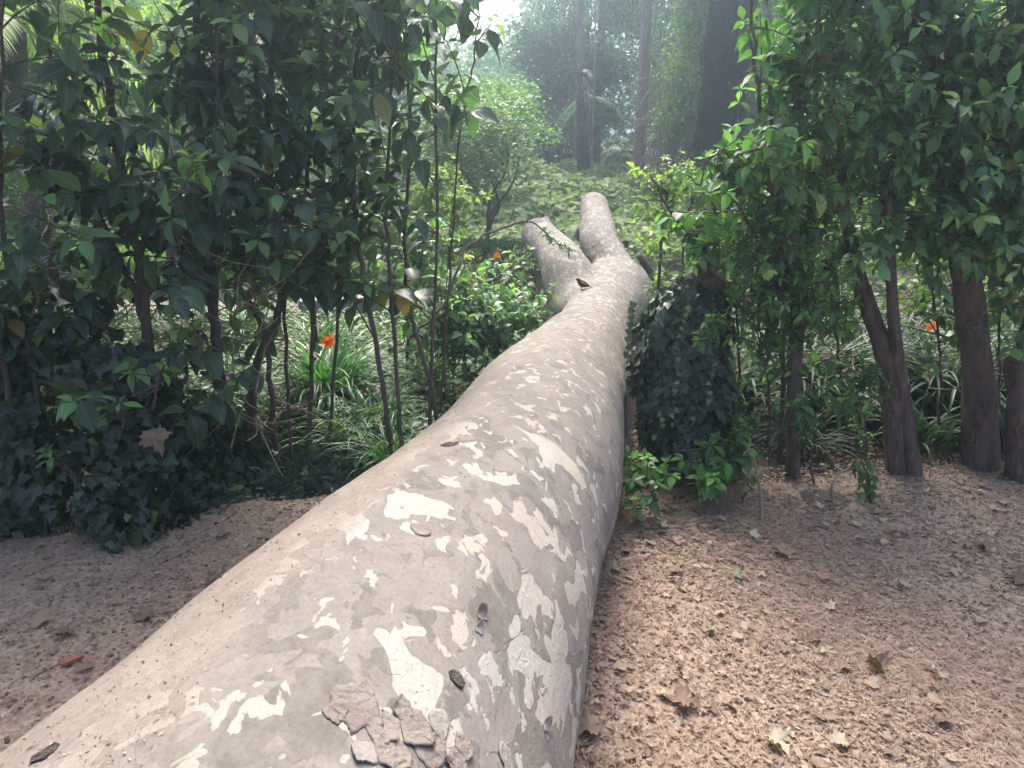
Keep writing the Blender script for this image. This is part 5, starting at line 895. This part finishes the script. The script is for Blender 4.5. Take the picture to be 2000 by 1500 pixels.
# twigs
rng = np.random.default_rng(121)
for k, (a, b, c_, d_, lab) in enumerate([(1405, 1480, 1520, 1500, 'brown twig at the bottom edge of the right path'), (1498, 1290, 1530, 1320, 'short dark forked twig in the middle of the right path'), (1905, 1045, 1985, 1075, 'thin twig at the right edge near the trunks'), (1560, 1135, 1660, 1150, 'thin straight twig behind the pinkish tan leaf'), (1880, 1290, 1940, 1320, 'thin twig at the right edge low down'), (1330, 1150, 1300, 1180, 'tiny dark twig close to the trunk'), (1670, 1500, 1700, 1475, 'pale twig cut by the bottom edge'), (420, 1040, 560, 1010, 'thin twig under the ivy near the trunk'), (60, 1330, 130, 1290, 'pale straw stalk left of the trunk')]):
    p, q_ = on(a, b, .012), on(c_, d_, .012); g = Geo(); m_ = (p + q_) / 2 + np.append(rng.normal(0, .012, 2), .008); q = spline([p, m_, q_], 10); tube(g, q, np.linspace(.0045, .002, 10), 6, rough=.3); tube(g, [q[6], q[6] + (q[6] - q[4]) * .8 + [.015, .01, .003]], [.002, .001], 4)
    tag(g.build('twig', M['twig'] if k < 6 else M['deadwood']), lab, 'twig', 'twigs on the path')
# terracotta shard, white paper, dead leaf caught in the hedge
c = on(135, 1295, .015); g = Geo(); out_ = np.array([(-.04, .01), (-.012, -.022), (.012, -.024), (.045, .012), (.0, .022)]); n = 5
Vt = [(c[0] + a, c[1] + b, .012 + .012 * (a > 0)) for a, b in out_] + [(c[0] + a, c[1] + b, .024 + .012 * (a > 0)) for a, b in out_]
g = Geo(); g.add(np.array(Vt), [np.array([(0, 1, 6, 5), (1, 2, 7, 6), (2, 3, 8, 7), (3, 4, 9, 8), (4, 0, 5, 9)]), np.array([(5, 6, 7), (5, 7, 9), (7, 8, 9), (2, 1, 0), (4, 2, 0), (4, 3, 2)])]); tag(g.build('terracotta_shard', M['red'], smooth=False), 'reddish terracotta shard on the dark path at the left', 'shard')
c = on(1265, 1500, .012); g = Geo(); xs_ = np.linspace(-.02, .02, 5); ys_ = np.linspace(-.03, .012, 5); XX, YY = np.meshgrid(xs_, ys_); ZZ = .012 + .006 * np.sin(XX * 120) + .2 * (XX)**2; i = np.arange(4)[:, None] * 5 + np.arange(4)[None]
top_ = np.stack([c[0] + XX + .3 * YY, c[1] + YY - .3 * XX, ZZ + .0005], -1).reshape(-1, 3); F = np.stack([i, i + 1, i + 6, i + 5], -1).reshape(-1, 4); g.add(np.vstack([top_, top_ - [0, 0, .0006]]), [F, (F + 25)[:, ::-1]]); tag(g.build('paper_scrap', M['white']), 'small white paper scrap at the bottom edge beside the trunk', 'paper')
leaf_obj('dead_leaf', at(300, 845, 2.88), .11, PLANE, .22, 601, 'orange brown dead leaf caught in the left hedge', az=-1.2, tilt=.2).rotation_euler = (R(70), 0, 0)
leaf_obj('dead_leaf', at(1405, 535, 3.6), .13, PLANE, .35, 602, 'curled brown dead leaf lying on the cut top of the ivy stump', az=.3, tilt=.2, fold=.5, droop=.3)

# ------------------------------------------------------------------ haze
g = Geo(); Vb = [(x, y, z) for z in (-2.5, 16.5) for y in (-210, 410) for x in (-310, 310)]
g.add(np.array(Vb, float), np.array([(0, 2, 3, 1), (4, 5, 7, 6), (0, 1, 5, 4), (2, 6, 7, 3), (0, 4, 6, 2), (1, 3, 7, 5)]))
m, nt, b, out = mat_new('haze'); nt.nodes.remove(b); pv = nd(nt, 'ShaderNodeVolumePrincipled'); pv.inputs['Color'].default_value = (.62, .82, 1, 1)
pv.inputs['Density'].default_value = .0155; pv.inputs['Anisotropy'].default_value = .76; nt.links.new(pv.outputs[0], out.inputs['Volume'])
tag(g.build('haze', m, smooth=False), 'thin bluish haze in the air of the garden', 'haze', kind='stuff')
